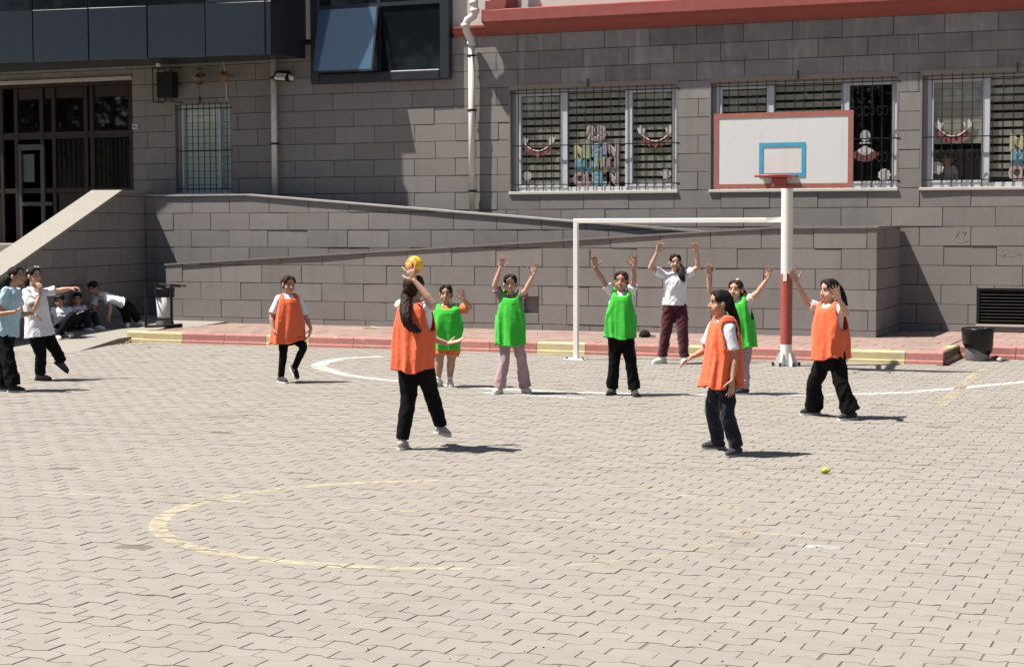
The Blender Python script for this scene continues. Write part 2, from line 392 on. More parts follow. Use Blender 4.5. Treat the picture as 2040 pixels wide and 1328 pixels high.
arc = spline([(-11.75, 22.95), (-12.1, 22.35), (-11.85, 21.2), (-11.15, 20.36), (-10.64, 19.9), (-9.7, 19.41), (-8.19, 18.92), (-6.57, 18.9), (-5.25, 19.25), (-3.97, 19.85), (-3.3, 20.6), (-2.83, 21.38), (-2.3, 22.4), (-1.9, 23.6)], 6)
court_line(arc, [.22 if i < 18 else .17 for i in range(len(arc))], wht, -.12, 'white painted goal area arc on the pavers')
court_line(dens([(-3.1, 23.9), (-3.16, 23.3), (-2.94, 18.9)]), .12, yel, .02, 'faint yellow line running towards the kerb at right')
court_line(dens([(-2.9, 18.87), (-3.8, 18.82), (-5.5, 18.75)]), .1, yel, .05, 'faint yellow cross line in front of the girl at right')
court_line(dens([(-8.1, 18.42), (-6.8, 18.28)]), .14, wht, -.02, 'short white painted stroke beside the arc')
court_line(dens([(-16.8, 20.7), (-15.5, 21.0), (-13.04, 21.65)]), .1, yel, .05, 'faint pale line near the left spectators')
court_line(dens([(-12.8, 19.9), (-10.9, 21.9)]), .08, yel, .1, 'faint yellow slanting line left of the arc')
court_line(dens([(-9.0, 19.6), (-8.05, 22.6)]), .1, yel, .07, 'faint yellow line between the goal and the arc')
court_line([(-2.46, 10.34), (-2.2, 10.36)], .13, wht, .14, 'white paint on one paver')

# ------------------------------------------------------------------ sidewalk, kerb stones, paved slope
SW = .18
KY = 24.2
walk = empty('sidewalk', None, None); walk['kind'] = 'structure'
MB().box((-17.0, KY+.16, -.05), (-3.75, 27.02, SW-.012)).build('bed', MT['joint'], walk)
MB().box((-3.749, 25.8, -.05), (3, 29.02, SW-.012)).build('bed', MT['joint'], walk)
MB().box((-5.19, 27.021, -.05), (-3.751, 29.02, SW-.012)).build('bed', MT['joint'], walk)
tv = []; rgt = random.Random(5)
def tiles(x0, x1, y0, y1, sx, sy):
    n = 0; yy = y0; r = 0
    while yy < y1-.02:
        ye = min(yy+sy, y1); xx = x0-(sx/2 if r % 2 else 0)
        while xx < x1-.02:
            a = max(xx, x0); b = min(xx+sx, x1)
            if b-a > .03:
                z = SW+rgt.gauss(0, .0015); tv.append((a+.004, b-.004, yy+.004, ye-.004, z))
            xx += sx
        yy += sy; r += 1
tiles(-16.9, -3.9, KY+.17, 27.0, .4, .4); tiles(-3.85, .5, 25.82, 29.0, .4, .4); tiles(-5.15, -3.9, 27.03, 29.0, .4, .4)
tv.sort(key=lambda t: t[2]); seen = 0; rest = MB(); rt = []
for k, (a, b, c, d, z) in enumerate(tv):
    u, v_, zz = px_of(((a+b)/2, (c+d)/2, SW))
    m = MB().box((a, c, SW-.03), (b, d, z))
    if 0 < u < 2040 and seen < 290:
        m.build('tile', MT['pink_tile'], walk, tint=rgt.random(), fix=False); seen += 1
    else:
        rest.v += [(p) for p in []]; n = len(rest.v); rest.v += m.v; rest.f += [tuple(i+n for i in q) for q in m.f]; rest.m += m.m; rt += [rgt.random()]*6
if rest.v: rest.build('tiles', MT['pink_tile'], walk, tint=rt, fix=False)['kind'] = 'stuff'
def kerb(x0, x1, yk, material, axis='x', yr=None):
    """kerb stone: battered lower face, upright upper face, rounded top edge"""
    prof = [(-.015, 0), (-.012, .055), (.01, .065), (.012, SW-.02), (.028, SW+.004), (.155, SW+.004), (.155, 0)]
    g = .004
    m = MB()
    if axis == 'x': m.prism(prof, lambda a, b, d: (d, yk+a, b), x0+g, x1-g)
    else: m.prism(prof, lambda a, b, d: (yk-a, d, b), x0+g, x1-g)
    o = m.build('kerb_stone', material, walk, tint=rgt.random()); return o
seq = 'YRRYRRRRRYRRYRRYR'; nb = [-16.87+.79*i for i in range(17)]; nb[-1] = -3.92
cols = {0:'Y',1:'R',2:'R',3:'Y',4:'R',5:'R',6:'R',7:'R',8:'R',9:'Y',10:'R',11:'R',12:'Y',13:'R',14:'R',15:'Y'}
bx = [-16.87, -16.08, -15.28, -14.49, -13.69, -12.9, -12.11, -11.33, -10.55, -9.77, -8.99, -8.19, -7.40, -6.63, -5.86, -5.06, -4.26, -3.74]
kc = 'YRRYRRRRRYRRYRRYR'
for i in range(17): kerb(bx[i], bx[i+1], KY, MT['yellow_paint'] if kc[i] == 'Y' else MT['red_paint'])
kerb(-17.25, -16.87, KY+.1, MT['yellow_paint'])
kerb(KY+.16, KY+.9, -3.74, MT['red_paint'], 'y'); kerb(KY+.9, 25.68, -3.74, MT['yellow_paint'], 'y')
for i in range(5): kerb(-3.73+.79*i, -3.73+.79*(i+1), 25.65, MT['red_paint'])
# sloping pavement up to the corner by the stair wall
sl = MB()
def slz(Y): return max(0.0, (Y-22.2)*.042)
ys = [21.9, 22.2, 24, 26, 28.2]
va = [(-17.0 if Y > 24.0 else -16.6-.3*(Y-22) if Y > 22 else -16.6, Y, slz(Y)+.003) for Y in ys] + [(-21.5, Y, slz(Y)+.003) for Y in ys]
nb_ = len(va)
sl.add(va+[(x, y, -.04) for x, y, z in va], [(i, i+1, i+6, i+5) for i in range(4)]+[(i, i+10, i+11, i+1) for i in range(4)]+[(5, 15, 10, 0)]); o = sl.build('pavement_slope', MT['pave_plain']); o['kind'] = 'structure'
rc = MB(); rc.add([(-17.05, 27.0, slz(27.0)+.002), (-17.05, 28.1, slz(28.1)+.002), (-18.4, 28.1, slz(28.1)+.002), (-18.4, 27.0, slz(27)+.002)], [(0, 1, 2, 3)])
o = rc.build('pavement', MT['pave_plain']); o['kind'] = 'structure'
sm_ = MB(); rs = random.Random(2); xs_ = np.arange(-16.9, -3.75, .12); ed = [KY-.05-.05*rs.random()-.05*max(0, sin(x*2.1)) for x in xs_]
sm_.add([(x, KY+.0, .011) for x in xs_]+[(x, e, .0035) for x, e in zip(xs_, ed)], [(i, len(xs_)+i, len(xs_)+i+1, i+1) for i in range(len(xs_)-1)])
tag(sm_.build('sand', mat('blown_sand', (.29, .265, .225), 1, spec=.1, noise=(30, .5, (.22, .2, .17)), bump=(200, .5))), kind='stuff')
g0, g1 = on_z(197, 688), on_z(262, 670, .05)
gr = empty('drain_grate', 'dark rusty drain strip running from the yellow kerb end', 'drain', (g0[0], g0[1], 0))
MB().bar((g0[0], g0[1], .012), (g1[0], g1[1], .05), .16, .03).build('channel', MT['rust'], gr)
for i in range(9):
    t = (i+.5)/9; p = Vector(g0)*(1-t)+Vector(g1)*t
    MB().bar((p.x-.07, p.y-.04, .03+.04*t), (p.x+.07, p.y+.04, .03+.04*t), .03, .012).build('bar', MT['iron'], gr)

# ------------------------------------------------------------------ stone walls
def rect_minus(r, holes):
    out = [r]
    for h in holes:
        nxt = []
        for (a, b, c, d) in out:
            A, B, C, D = max(a, h[0]), min(b, h[1]), max(c, h[2]), min(d, h[3])
            if A >= B or C >= D: nxt.append((a, b, c, d)); continue
            if a < A: nxt.append((a, A, c, d))
            if B < b: nxt.append((B, b, c, d))
            if c < C: nxt.append((A, B, c, C))
            if D < d: nxt.append((A, B, D, d))
        out = nxt
    return out
def clip_half(poly, a, b, c):
    """keep a*u+b*z<=c"""
    out = []
    for i in range(len(poly)):
        p, q = poly[i], poly[(i+1) % len(poly)]; sp = c-a*p[0]-b*p[1]; sq = c-a*q[0]-b*q[1]
        if sp >= 0: out.append(p)
        if (sp >= 0) != (sq >= 0):
            t = sp/(sp-sq); out.append((p[0]+(q[0]-p[0])*t, p[1]+(q[1]-p[1])*t))
    return out
rgw = random.Random(11)
def stone_wall(parent, fn, u0, u1, courses, holes=(), halves=(), joint0=0.0, bw=.84, weathered=None, thick=.1, gap=.010):
    """courses: list of z joints; fn(u,z,d)->xyz with d outward depth (0 = face)"""
    made = 0
    for r in range(len(courses)-1):
        z0, z1 = courses[r], courses[r+1]; off = joint0+(bw/2 if r % 2 else 0)+rgw.uniform(-.03, .03)
        us = [u0]; k = math.floor((u0-off)/bw)+1
        while off+k*bw < u1-.06:
            x = off+k*bw+rgw.uniform(-.012, .012)
            if x-us[-1] > .09: us.append(x)
            k += 1
        us.append(u1)
        for a, b in zip(us[:-1], us[1:]):
            for (p, q, c, d) in rect_minus((a, b, z0, z1), holes):
                if q-p < .02 or d-c < .02: continue
                g = gap/2
                poly = [(p+g, c+g), (q-g, c+g), (q-g, d-g), (p+g, d-g)]
                for h in halves: 
                    poly = clip_half(poly, *h) if poly else poly
                if len(poly) < 3: continue
                j = rgw.gauss(0, .0022); tx, tz = rgw.gauss(0, .0015), rgw.gauss(0, .0015)
                n = len(poly); cu = sum(t[0] for t in poly)/n; cz = sum(t[1] for t in poly)/n
                e = .002
                v = [fn(s, t, -thick) for s, t in poly] + [fn(s, t, j-.002) for s, t in poly]
                def ins(s, t):
                    L = math.hypot(s-cu, t-cz); return s-(s-cu)/max(L, .01)*e*1.3, t-(t-cz)/max(abs(t-cz), .01)*e*.9
                v += [fn(*ins(s, t), j+tx*(s-cu)/.4+tz*(t-cz)/.15) for s, t in poly]
                f = [(i, (i+1) % n, n+(i+1) % n, n+i) for i in range(n)] + [(n+i, n+(i+1) % n, 2*n+(i+1) % n, 2*n+i) for i in range(n)] + [tuple(range(2*n, 3*n))]
                w = weathered is not None and weathered(cu, cz)
                o = mesh_obj('stone_block', v, f, MT['stone_streak'] if w else MT['stone'], parent, tint=min(1, max(0, rgw.gauss(.5, .24))))
                bm = bmesh.new(); bm.from_mesh(o.data); bmesh.ops.recalc_face_normals(bm, faces=bm.faces); bm.to_mesh(o.data); bm.free()
                made += 1
    return made

WY = 29.0
bld = empty('school_building', 'school building clad in dark grey stone blocks with red cornice and barred windows', 'building', (-12, WY, 0))
CORN = 5.36
courses = [.18+.12] + [.30+.32*k for k in range(1, 8)] + [2.54+.3133*k for k in range(1, 10)]
courses = [.18] + courses
WINS = [(-12.23, -9.06, 2.54, 4.37), (-8.48, -5.26, 2.54, 4.37), (-4.89, -1.7, 2.54, 4.37)]
W0 = (-19.38, -18.08, 2.58, 4.32)
DOOR = (-24.6, -20.36, 1.6, 4.86)
VENT = (-3.95, -2.3, .31, .89)
holes = WINS + [W0, DOOR, VENT, (-30, -19.6, -1, 1.6), (-30, -5.3, -1, 1.75), (-30, -12.3, 1.7, 2.05)]
wallp = MB()
for r in rect_minus((-27, 4, -.1, CORN+.1), WINS+[W0, DOOR, VENT]): wallp.box((r[0], WY+.08, r[2]), (r[1], WY+.3, r[3]))
wall = wallp.build('wall', MT['stone_dark'], bld)
wfn = lambda u, z, d: (u, WY-d, z)
stone_wall(wall, wfn, -24.4, -.6, courses, holes, (), joint0=-4.5, weathered=lambda u, z: z > 4.25 and u > -13.3)
ck = mat('chalk', (.26, .245, .23), .95)
def chalk(strokes, Yc, parent):
    for st_ in strokes:
        P_ = [on_y(px, py, Yc) for px, py in st_]; MB().tube(P_, .0035, 5).build('chalk_mark', ck, parent)
chalk([[(1909, 460), (1904, 472), (1909, 483), (1918, 483)], [(1925, 460), (1919, 470), (1921, 482), (1930, 478)], [(1917, 462), (1921, 460)]], WY-.004, wall)
chalk([[(1992, 505), (1997, 512), (2003, 504), (2000, 498), (1994, 500)], [(1990, 506), (2004, 506)], [(2010, 498), (2010, 511), (2022, 511)], [(2031, 499), (2028, 507), (2036, 507)], [(2034, 502), (2034, 514)]], WY-.004, wall)
# dark rooms behind the glass
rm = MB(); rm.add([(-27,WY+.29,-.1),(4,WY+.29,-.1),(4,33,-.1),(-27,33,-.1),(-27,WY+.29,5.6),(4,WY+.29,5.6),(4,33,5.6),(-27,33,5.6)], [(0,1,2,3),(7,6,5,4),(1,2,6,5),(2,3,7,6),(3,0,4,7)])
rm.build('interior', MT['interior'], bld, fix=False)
# upper storey: cream render, red cornice, pilaster feet
MB().box((-13.3, WY+.03, CORN+.1), (4, WY+.3, 9.2)).box((-27, WY+.03, CORN+.1), (-16.4, WY+.3, 9.2)).box((-16.4, WY+.031, CORN+.1), (-13.3, WY+.3, 9.19)).build('upper_wall', MT['cream'], bld)
corn = MB()
prof = [(0, CORN), (.045, CORN), (.05, CORN+.05), (.14, CORN+.1), (.24, CORN+.17), (.335, CORN+.2), (.345, CORN+.215), (.345, CORN+.41), (.31, CORN+.43), (0, CORN+.46)]
corn.prism(prof, lambda a, b, d: (d, WY-a+.02, b), -12.63, 4)
corn.build('cornice', MT['red_render'], bld)
c2 = MB(); prof2 = [(0, CORN-.01), (.03, CORN-.01), (.04, CORN+.03), (.07, CORN+.06), (.085, CORN+.1), (.085, CORN+.135), (.105, CORN+.145), (.105, CORN+.185), (0, CORN+.2)]
c2.prism(prof2, lambda a, b, d: (d, WY-a+.02, b), -13.32, -12.635); c2.build('cornice', MT['red_render'], bld)
for x in (-12.35, -8.35, -4.2):
    m = MB().box((x-.28, WY-.16, CORN+.44), (x+.28, WY+.05, CORN+.6)).box((x-.2, WY-.12, CORN+.6), (x+.2, WY+.05, CORN+.7))
    for i in range(4): m.box((x-.15+.08*i, WY-.08, CORN+.7), (x-.09+.08*i, WY+.05, 9.2))
    m.build('pilaster', MT['red_render'], bld)
m = MB()
for x in (-16.15, ): m.box((x-.14, WY-.03, CORN-.3), (x+.12, WY+.04, 9.2))
m.build('cream_strip', MT['cream'], bld)

# ------------------------------------------------------------------ barred windows
def grille(w, x0, x1, z0, z1, n, yb, rails):
    for i in range(n):
        x = x0+(x1-x0)*(i+.5)/n
        MB().bar((x, yb, z0), (x, yb, z1+.01), .012, .012).build('bar', MT['iron'], w)
    for z in rails: MB().bar((x0-.06, yb+.012, z), (x1+.06, yb+.012, z), .016, .018).build('rail', MT['iron'], w)
def scroll(w, cx, z, yb, s=.075):
    m = MB()
    for sx in (-1, 1):
        for sz in (-1, 1):
            pts = [(cx+sx*(.012+s*.55*(1-cos(t))*.9), yb, z+sz*(s*.25+s*.75*sin(t))) for t in np.linspace(0, pi*1.15, 7)]
            m.tube(pts, .006, 5)
    m.build('scroll', MT['iron'], w)
def window(x0, x1, z0, z1, splits, modes, bars, lintel=True, fr=.055, blindmat='blind'):
    w = MB().bbox((x0-.01, WY-.03, z0-.05), (x1+.01, WY+.2, z0), .006).build('window', MT['sill'], bld)
    if lintel: MB().box((x0-.01, WY-.012, z1), (x1+.01, WY+.1, z1+.085)).build('lintel', MT['lintel'], w)
    yf = WY+.13
    rev = MB().box((x0-.005, WY-.004, z0), (x0+.02, yf, z1)).box((x1-.02, WY-.004, z0), (x1+.005, yf, z1)).box((x0+.02, WY+.02, z1-.02), (x1-.02, yf, z1+.002))
    rev.build('reveal', MT['coping'], w)
    xa, xb = x0+.1, x1-.03
    MB().box((x0+.0205, yf-.045, z0+.001), (xa-.001, yf+.02, z1-.021)).build('side_trim', MT['lintel_grey'], w)
    f = MB().bbox((xa, yf-.05, z0+.001), (xa+fr, yf+.03, z1-.02)).bbox((xb-fr, yf-.05, z0+.001), (xb, yf+.03, z1-.02))
    f.bbox((xa+fr, yf-.045, z0+.001), (xb-fr, yf+.03, z0+fr+.02)).bbox((xa+fr, yf-.045, z1-.02-fr), (xb-fr, yf+.03, z1-.02))
    f.build('frame', MT['pvc'], w)
    xs = [xa]+splits+[xb]
    for s in splits: MB().bbox((s-.045, yf-.055, z0+fr), (s+.045, yf+.025, z1-fr-.01)).build('mullion', MT['pvc'], w)
    for i, (a, b) in enumerate(zip(xs[:-1], xs[1:])):
        a += fr if i == 0 else .045; b -= fr if i == len(xs)-2 else .045
        zb, zt = z0+fr+.02, z1-fr-.02
        mode = modes[i]
        if mode.startswith('s'):       # opening sash inside the frame
            sm = MB().bbox((a, yf-.06, zb), (a+.04, yf+.02, zt)).bbox((b-.04, yf-.06, zb), (b, yf+.02, zt)).bbox((a+.04, yf-.055, zb), (b-.04, yf+.02, zb+.04)).bbox((a+.04, yf-.055, zt-.04), (b-.04, yf+.02, zt))
            sm.build('sash', MT['pvc'], w); a += .04; b -= .04; zb += .04; zt -= .04
        MB().box((a-.002, yf-.004, zb-.002), (b+.002, yf+.002, zt+.002)).build('pane', MT['pane'], w)
        mode = mode[-1]
        if mode in 'bg':
            z = zt-.02; k = 0
            lowest = zb if mode == 'b' else zb
            step = .135
            while z-step*.6 > zb:
                MB().box((a-.03, yf+.022, max(zb-.02, z-step*(.66 if mode == 'b' else .93))), (b+.03, yf+.026, z)).build('blind_slat', MT[blindmat], w); z -= step; k += 1
        if mode == 'h':                # half-drawn blind
            z = zt-.0
            while z > zb+(zt-zb)*.42:
                MB().box((a-.03, yf+.022, z-.106), (b+.03, yf+.026, z)).build('blind_slat', MT[blindmat], w); z -= .112
        if mode in 'hn':
            for cx in np.linspace(a+.13, b-.13, 3):
                if mode == 'n': scroll(w, cx, zt-.35*(zt-zb)+.12, WY-.02)
                scroll(w, cx, zb+.25*(zt-zb), WY-.02)
    nb, rails = bars
    grille(w, x0+.1, x1-.02, z0+.004, z1, nb, WY-.012, rails)
    MB().bar((x0+(x1-x0)*.48, WY-.04, z1), (x0+(x1-x0)*.48, WY-.04, z1+.15), .022, .02).build('bracket', MT['iron'], w)
    return w
window(*WINS[0], [-11.18, -10.0], ['sb', 'b', 'sb'], (19, [2.66, 3.36, 4.3]))
window(*WINS[1], [-7.42, -6.17], ['sb', 'b', 'sn'], (19, [2.66, 3.36, 4.3]))
window(*WINS[2], [-3.84, -2.7], ['sh', 'b', 'sb'], (19, [2.66, 3.36, 4.3]))
window(*W0, [-18.38], ['g', 'g'], (9, [2.66, 3.4, 4.22]), lintel=False, blindmat='blind_green')

# ------------------------------------------------------------------ entrance
ent = MB()
D0, D1, DZ0, DZ1 = DOOR[0], DOOR[1], 1.6, 4.84
ye = WY+.16
def ex(x): return on_y(x, 300, ye)[0]
ent.box((D0, ye, 3.72), (D1, ye+.06, 3.86)).box((D0, ye, DZ1-.07), (D1, ye+.06, DZ1)).box((D0, ye, 2.62), (D1, ye+.06, 2.72))
en = ent.build('entrance', MT['door_brown'], bld)
MB().bbox((D0, WY-.05, DZ1), (D1+.02, WY+.1, DZ1+.07)).build('lintel', MT['metal_coping'], en)
for xp in (4, 33, 84, 108, 172, 184, 262):
    x = ex(xp); MB().bbox((x-.045, ye-.01, DZ0), (x+.045, ye+.07, DZ1-.08)).build('mullion', MT['door_brown'], en)
for a, b in ((33, 84), (88, 168), (186, 258), (-60, 0)):
    MB().box((ex(a)+.03, ye+.03, 3.87), (ex(b)-.03, ye+.036, DZ1-.3)).build('pane', MT['pane'], en)
    MB().box((ex(a)+.03, ye+.02, DZ1-.3), (ex(b)-.03, ye+.05, DZ1-.08)).build('panel', MT['door_brown'], en)
for a, b in ((112, 168), (186, 258), (-60, 0)):
    MB().box((ex(a)+.03, ye+.03, 2.73), (ex(b)-.03, ye+.036, 3.71)).build('pane', MT['pane'], en)
    MB().box((ex(a)+.03, ye+.02, DZ0), (ex(b)-.03, ye+.05, 2.61)).build('panel', MT['door_brown'], en)
xa, xb = ex(38), ex(105)
dm = MB().bbox((xa, ye-.03, DZ0), (xa+.07, ye+.03, 3.62)).bbox((xb-.3, ye-.03, DZ0), (xb-.2, ye+.03, 3.62)).bbox((xa+.07, ye-.025, 3.5), (xb-.3, ye+.03, 3.62)).bbox((xa+.07, ye-.025, 2.36), (xb-.02, ye+.03, 2.44))
dm.build('door', MT['door_grey'], en)
MB().box((xa+.08, ye+.02, 2.85), (xa+.36, ye+.024, 3.42)).build('notice', MT['paper_green'], en)
for xp in np.linspace(190, 256, 9): MB().bar((ex(xp), ye-.02, 2.74), (ex(xp), ye-.02, 3.7), .014, .014).build('bar', MT['iron'], en)
for xp in np.linspace(118, 166, 6): MB().bar((ex(xp), ye-.02, 2.74), (ex(xp), ye-.02, 3.7), .012, .012).build('bar', MT['iron'], en)

# ------------------------------------------------------------------ projecting glazed bay at left
BA = radians(7.5); BO = Vector((-16.45, 27.8, 0)); BU = Vector((-cos(BA), -sin(BA), 0)); BN = Vector((sin(BA), -cos(BA), 0))
def bfn(u, z, d): p = BO+BU*u+BN*d; return (p.x, p.y, z)
bay = MB().prism([(0.05, -.06), (7.5, -.06), (7.5, .35), (.05, .35)], lambda a, b, d: bfn(a, d, -b-.06+0), 5.08, 9.2)
b0 = Vector(bfn(0.02, 0, -.05)); 
bay = MB(); base = [bfn(.03, 0, -.06)[:2], bfn(7.5, 0, -.06)[:2], (-24.6, WY+.05), (-16.42, WY+.05)]
bay.prism(base, lambda a, b, d: (a, b, d), 5.1, 9.2)
bp = bay.build('glazed_bay', MT['navy_frame'], bld)
pu = [0.0, .12, 1.32, 2.5, 3.72, 4.9, 6.1, 7.4]
for a, b in zip(pu[:-1], pu[1:]):
    g = .012
    for z0, z1, name, mt in ((5.07, 6.045, 'panel', MT['navy']), (6.05, 7.3, 'pane', MT['dark_glass'])):
        m = MB(); mm = rgw.gauss(0, .004)
        q = [(a+g, z0), (b-g, z0), (b-g, z1), (a+g, z1)]
        v = [bfn(u, z, -.05) for u, z in q]+[bfn(u, z, -.006) for u, z in q]+[bfn(u+(.008 if u == a+g else -.008), z+(.008 if z == z0 else -.008), mm*(1 if u == a+g else -1)) for u, z in q]
        f = [(i, (i+1) % 4, 4+(i+1) % 4, 4+i) for i in range(4)]+[(4+i, 4+(i+1) % 4, 8+(i+1) % 4, 8+i) for i in range(4)]+[(8, 9, 10, 11)]
        m.add(v, f); m.build(name, mt if not (name == 'pane' and a < .2) else MT['navy'], bp)
# framed bay window with an open top-hung sash
by = WY-.14
bw_ = MB()
X0, X1, Z0, Z1 = -16.24, -13.36, 4.6, 7.2
fw = .19
for lo, hi in (((X0, by, Z0), (X0+fw, WY+.05, Z1)), ((X1-fw, by, Z0), (X1, WY+.05, Z1)), ((X0+fw, by, Z0), (X1-fw, WY+.05, Z0+fw)), ((X0+fw, by, Z1-fw), (X1-fw, WY+.05, Z1))): bw_.bbox(lo, hi, .02)
bwp = bw_.build('bay_window', MT['navy_frame'], bld)
xm = -14.82; zt = 6.02
MB().box((xm-.035, by+.06, Z0+fw), (xm+.035, by+.12, Z1-fw)).build('mullion', MT['navy_frame'], bwp)
MB().box((X0+fw, by+.062, zt-.035), (xm-.035, by+.118, zt+.035)).box((xm+.035, by+.062, zt-.035), (X1-fw, by+.118, zt+.035)).build('transom', MT['navy_frame'], bwp)
MB().box((X0+fw, by+.2, Z0+fw), (X1-fw, by+.22, Z1-fw)).build('back_panel', MT['interior'], bwp)
for a, b, c, d in ((X0+fw, xm-.035, zt+.035, Z1-fw), (xm+.035, X1-fw, zt+.035, Z1-fw), (xm+.035, X1-fw, Z0+fw, zt-.035)):
    MB().box((a, by+.09, c), (b, by+.096, d)).build('pane', MT['dark_glass'], bwp)
sa = math.asin(.26/1.25); sx0, sx1 = X0+fw-.03, xm+.02
def sfn(x, s, d): return (x, by+.05-s*sin(sa)-d*cos(sa), zt-.03-s*cos(sa)+d*sin(sa))
SL = 1.24
ss = MB().prism([(sx0, 0), (sx1, 0), (sx1, SL), (sx0, SL)], lambda a, b, d: sfn(a, b, d), 0, .035)
sp = ss.build('sash', MT['navy_frame'], bwp)
MB().prism([(sx0+.03, .03), (sx1-.03, .03), (sx1-.03, SL-.03), (sx0+.03, SL-.03)], lambda a, b, d: sfn(a, b, d), .036, .042).build('sash_pane', MT['sash_glass'], bwp)
MB().bar(sfn(sx1-.05, SL*.55, 0), (sx1-.05, by+.06, zt-.03-SL*.75), .015, .02).build('stay', MT['iron'], bwp)
# louvred vent
vb = MB().box((VENT[0], WY-.01, VENT[2]), (VENT[0]+.04, WY+.1, VENT[3])).box((VENT[0]+.04, WY-.01, VENT[3]-.03), (VENT[1], WY+.1, VENT[3])).box((VENT[0], WY+.1, VENT[2]), (VENT[1], WY+.12, VENT[3]))
vp = vb.build('vent', MT['iron'], bld)
for i in range(10):
    z = VENT[2]+.05+i*.053
    MB().add([(VENT[0]+.04, WY-.005, z), (VENT[1], WY-.005, z), (VENT[1], WY+.06, z+.045), (VENT[0]+.04, WY+.06, z+.045), (VENT[0]+.04, WY-.005, z+.006), (VENT[1], WY-.005, z+.006), (VENT[1], WY+.06, z+.051), (VENT[0]+.04, WY+.06, z+.051)],
             [(0,3,2,1),(4,5,6,7),(0,1,5,4),(1,2,6,5),(2,3,7,6),(3,0,4,7)]).build('vent_slat', MT['iron'], vp)
MB().box((VENT[0]-.01, WY-.03, VENT[2]-.035), (VENT[1], WY+.1, VENT[2]-.003)).build('vent_sill', MT['sill'], vp)

# ------------------------------------------------------------------ ramp with its two stone parapets
FY, BY = 27.0, 28.0
ramp = empty('ramp', 'long zigzag access ramp with two sloping grey stone parapets', 'ramp', (-11.5, FY, 0))
fx0, fx1 = -18.28, -5.2
fz = lambda u: 1.22+(min(u, -6.7)-fx0)*(1.885-1.22)/(-6.7-fx0)
sl1 = (1.885-1.22)/(-6.7-fx0)
halvesF = [(-sl1, 1, 1.22-sl1*fx0), (0, 1, 1.885)]
niche = (-11.13, -10.86, .46, .74)
fwall = MB()
for a, b in ((fx0, -6.7), (-6.7, fx1)):
    for r in rect_minus((a, b, 0, 0), []): pass
poly = [(fx0, -.02), (fx1-.1, -.02), (fx1-.1, 1.86), (-6.7, 1.86), (fx0, 1.2)]
fwall.prism(poly, lambda a, b, d: (a, d, b), FY+.1, FY+.3)
fp = fwall.build('front_parapet', MT['stone_dark'], ramp)
stone_wall(fp, lambda u, z, d: (u, FY-d, z), fx0, fx1, [.14, .28]+[.28+.32*k for k in range(1, 6)]+[2.2], [niche], halvesF, joint0=-17.52)
MB().box((niche[0], FY+.09, niche[2]), (niche[1], FY+.1, niche[3])).build('niche_back', MT['stone'], fp, tint=.5)
# end face towards the right
efn = lambda u, z, d: (fx1+d, u, z)
MB().box((fx1-.3, FY+.301, -.02), (fx1-.1, WY, 1.87)).build('end_wall', MT['stone_dark'], ramp)
ew = [c for c in ramp.children if c.name.startswith('end_wall')][0]
stone_wall(ew, efn, FY+.004, WY-.01, [.14, .28]+[.28+.32*k for k in range(1, 5)]+[1.885], (), (), joint0=.3)
cp = MB()
def coping(pts, y0, y1, t, name, material, parent, lip=.022):
    m = MB(); n = len(pts)
    v = []
    for x, z in pts: v += [(x, y0-lip, z), (x, y1, z), (x, y1, z+t), (x, y0-lip, z+t)]
    f = []
    for i in range(n-1):
        for j in range(4): f.append((i*4+j, i*4+(j+1) % 4, (i+1)*4+(j+1) % 4, (i+1)*4+j))
    f += [(3, 2, 1, 0), tuple((n-1)*4+j for j in range(4))]
    m.add(v, f); return m.build(name, material, parent)
xs = np.linspace(fx0-.02, -6.7, 9)
for a, b in zip(xs[:-1], xs[1:]): coping([(a+.002, fz(a)+.001), (b-.002, fz(b)+.001)], FY, FY+.3, .028, 'coping_slab', MT['coping'], ramp)
coping([(-6.698, 1.886), (fx1+.02, 1.886)], FY, FY+.3, .028, 'coping_slab', MT['coping'], ramp)
MB().box((fx1-.3, FY+.302, 1.886), (fx1+.02, WY-.02, 1.914)).build('coping_slab', MT['coping'], ramp)
# rear parapet
bx0, bx1 = -19.402, -7.2
bz = lambda u: 2.505 if u < -17.15 else 2.505-(u+17.15)*(2.505-1.80)/(17.15-8.26)
s2 = (2.505-1.80)/(17.15-8.26)
bwall = MB().prism([(bx0, -.02), (bx1, -.02), (bx1, bz(bx1)-.02), (-17.15, 2.48), (bx0, 2.48)], lambda a, b, d: (a, d, b), BY+.1, BY+.3)
rp = bwall.build('rear_parapet', MT['stone_dark'], ramp)
stone_wall(rp, lambda u, z, d: (u, BY-d, z), bx0, bx1, [.2+.0]+[.26+.32*k for k in range(0, 8)]+[2.9], [(-17.9, bx1, -1, .9), (-14.0, bx1, 0, 1.2)], [(0, 1, 2.505), (s2, 1, 2.505+s2*-17.15)], joint0=-17.1)
coping([(bx0, 2.506), (-17.151, 2.506)], BY, BY+.3, .03, 'coping_slab', MT['metal_coping'], ramp, .03)
xs = np.linspace(-17.15, bx1, 7)
for a, b in zip(xs[:-1], xs[1:]): coping([(a+.002, bz(a)+.001), (b-.002, bz(b)+.001)], BY, BY+.3, .03, 'coping_slab', MT['metal_coping'] if b < -10.4 else MT['coping'], ramp, .03)
# ramp decks
MB().add([(fx0, FY+.3, .3), (-5.5, FY+.3, 1.0), (-5.5, BY+.1, 1.0), (fx0, BY+.1, .3)], [(0, 1, 2, 3)]).build('lower_deck', MT['pave_plain'], ramp)
MB().add([(-17.2, BY+.3, 1.6), (-5.5, BY+.3, 1.0), (-5.5, WY+.05, 1.0), (-17.2, WY+.05, 1.6), (-19.5, BY+.3, 1.6), (-19.5, WY+.05, 1.6)], [(0, 1, 2, 3), (4, 0, 3, 5)]).build('upper_deck', MT['pave_plain'], ramp)

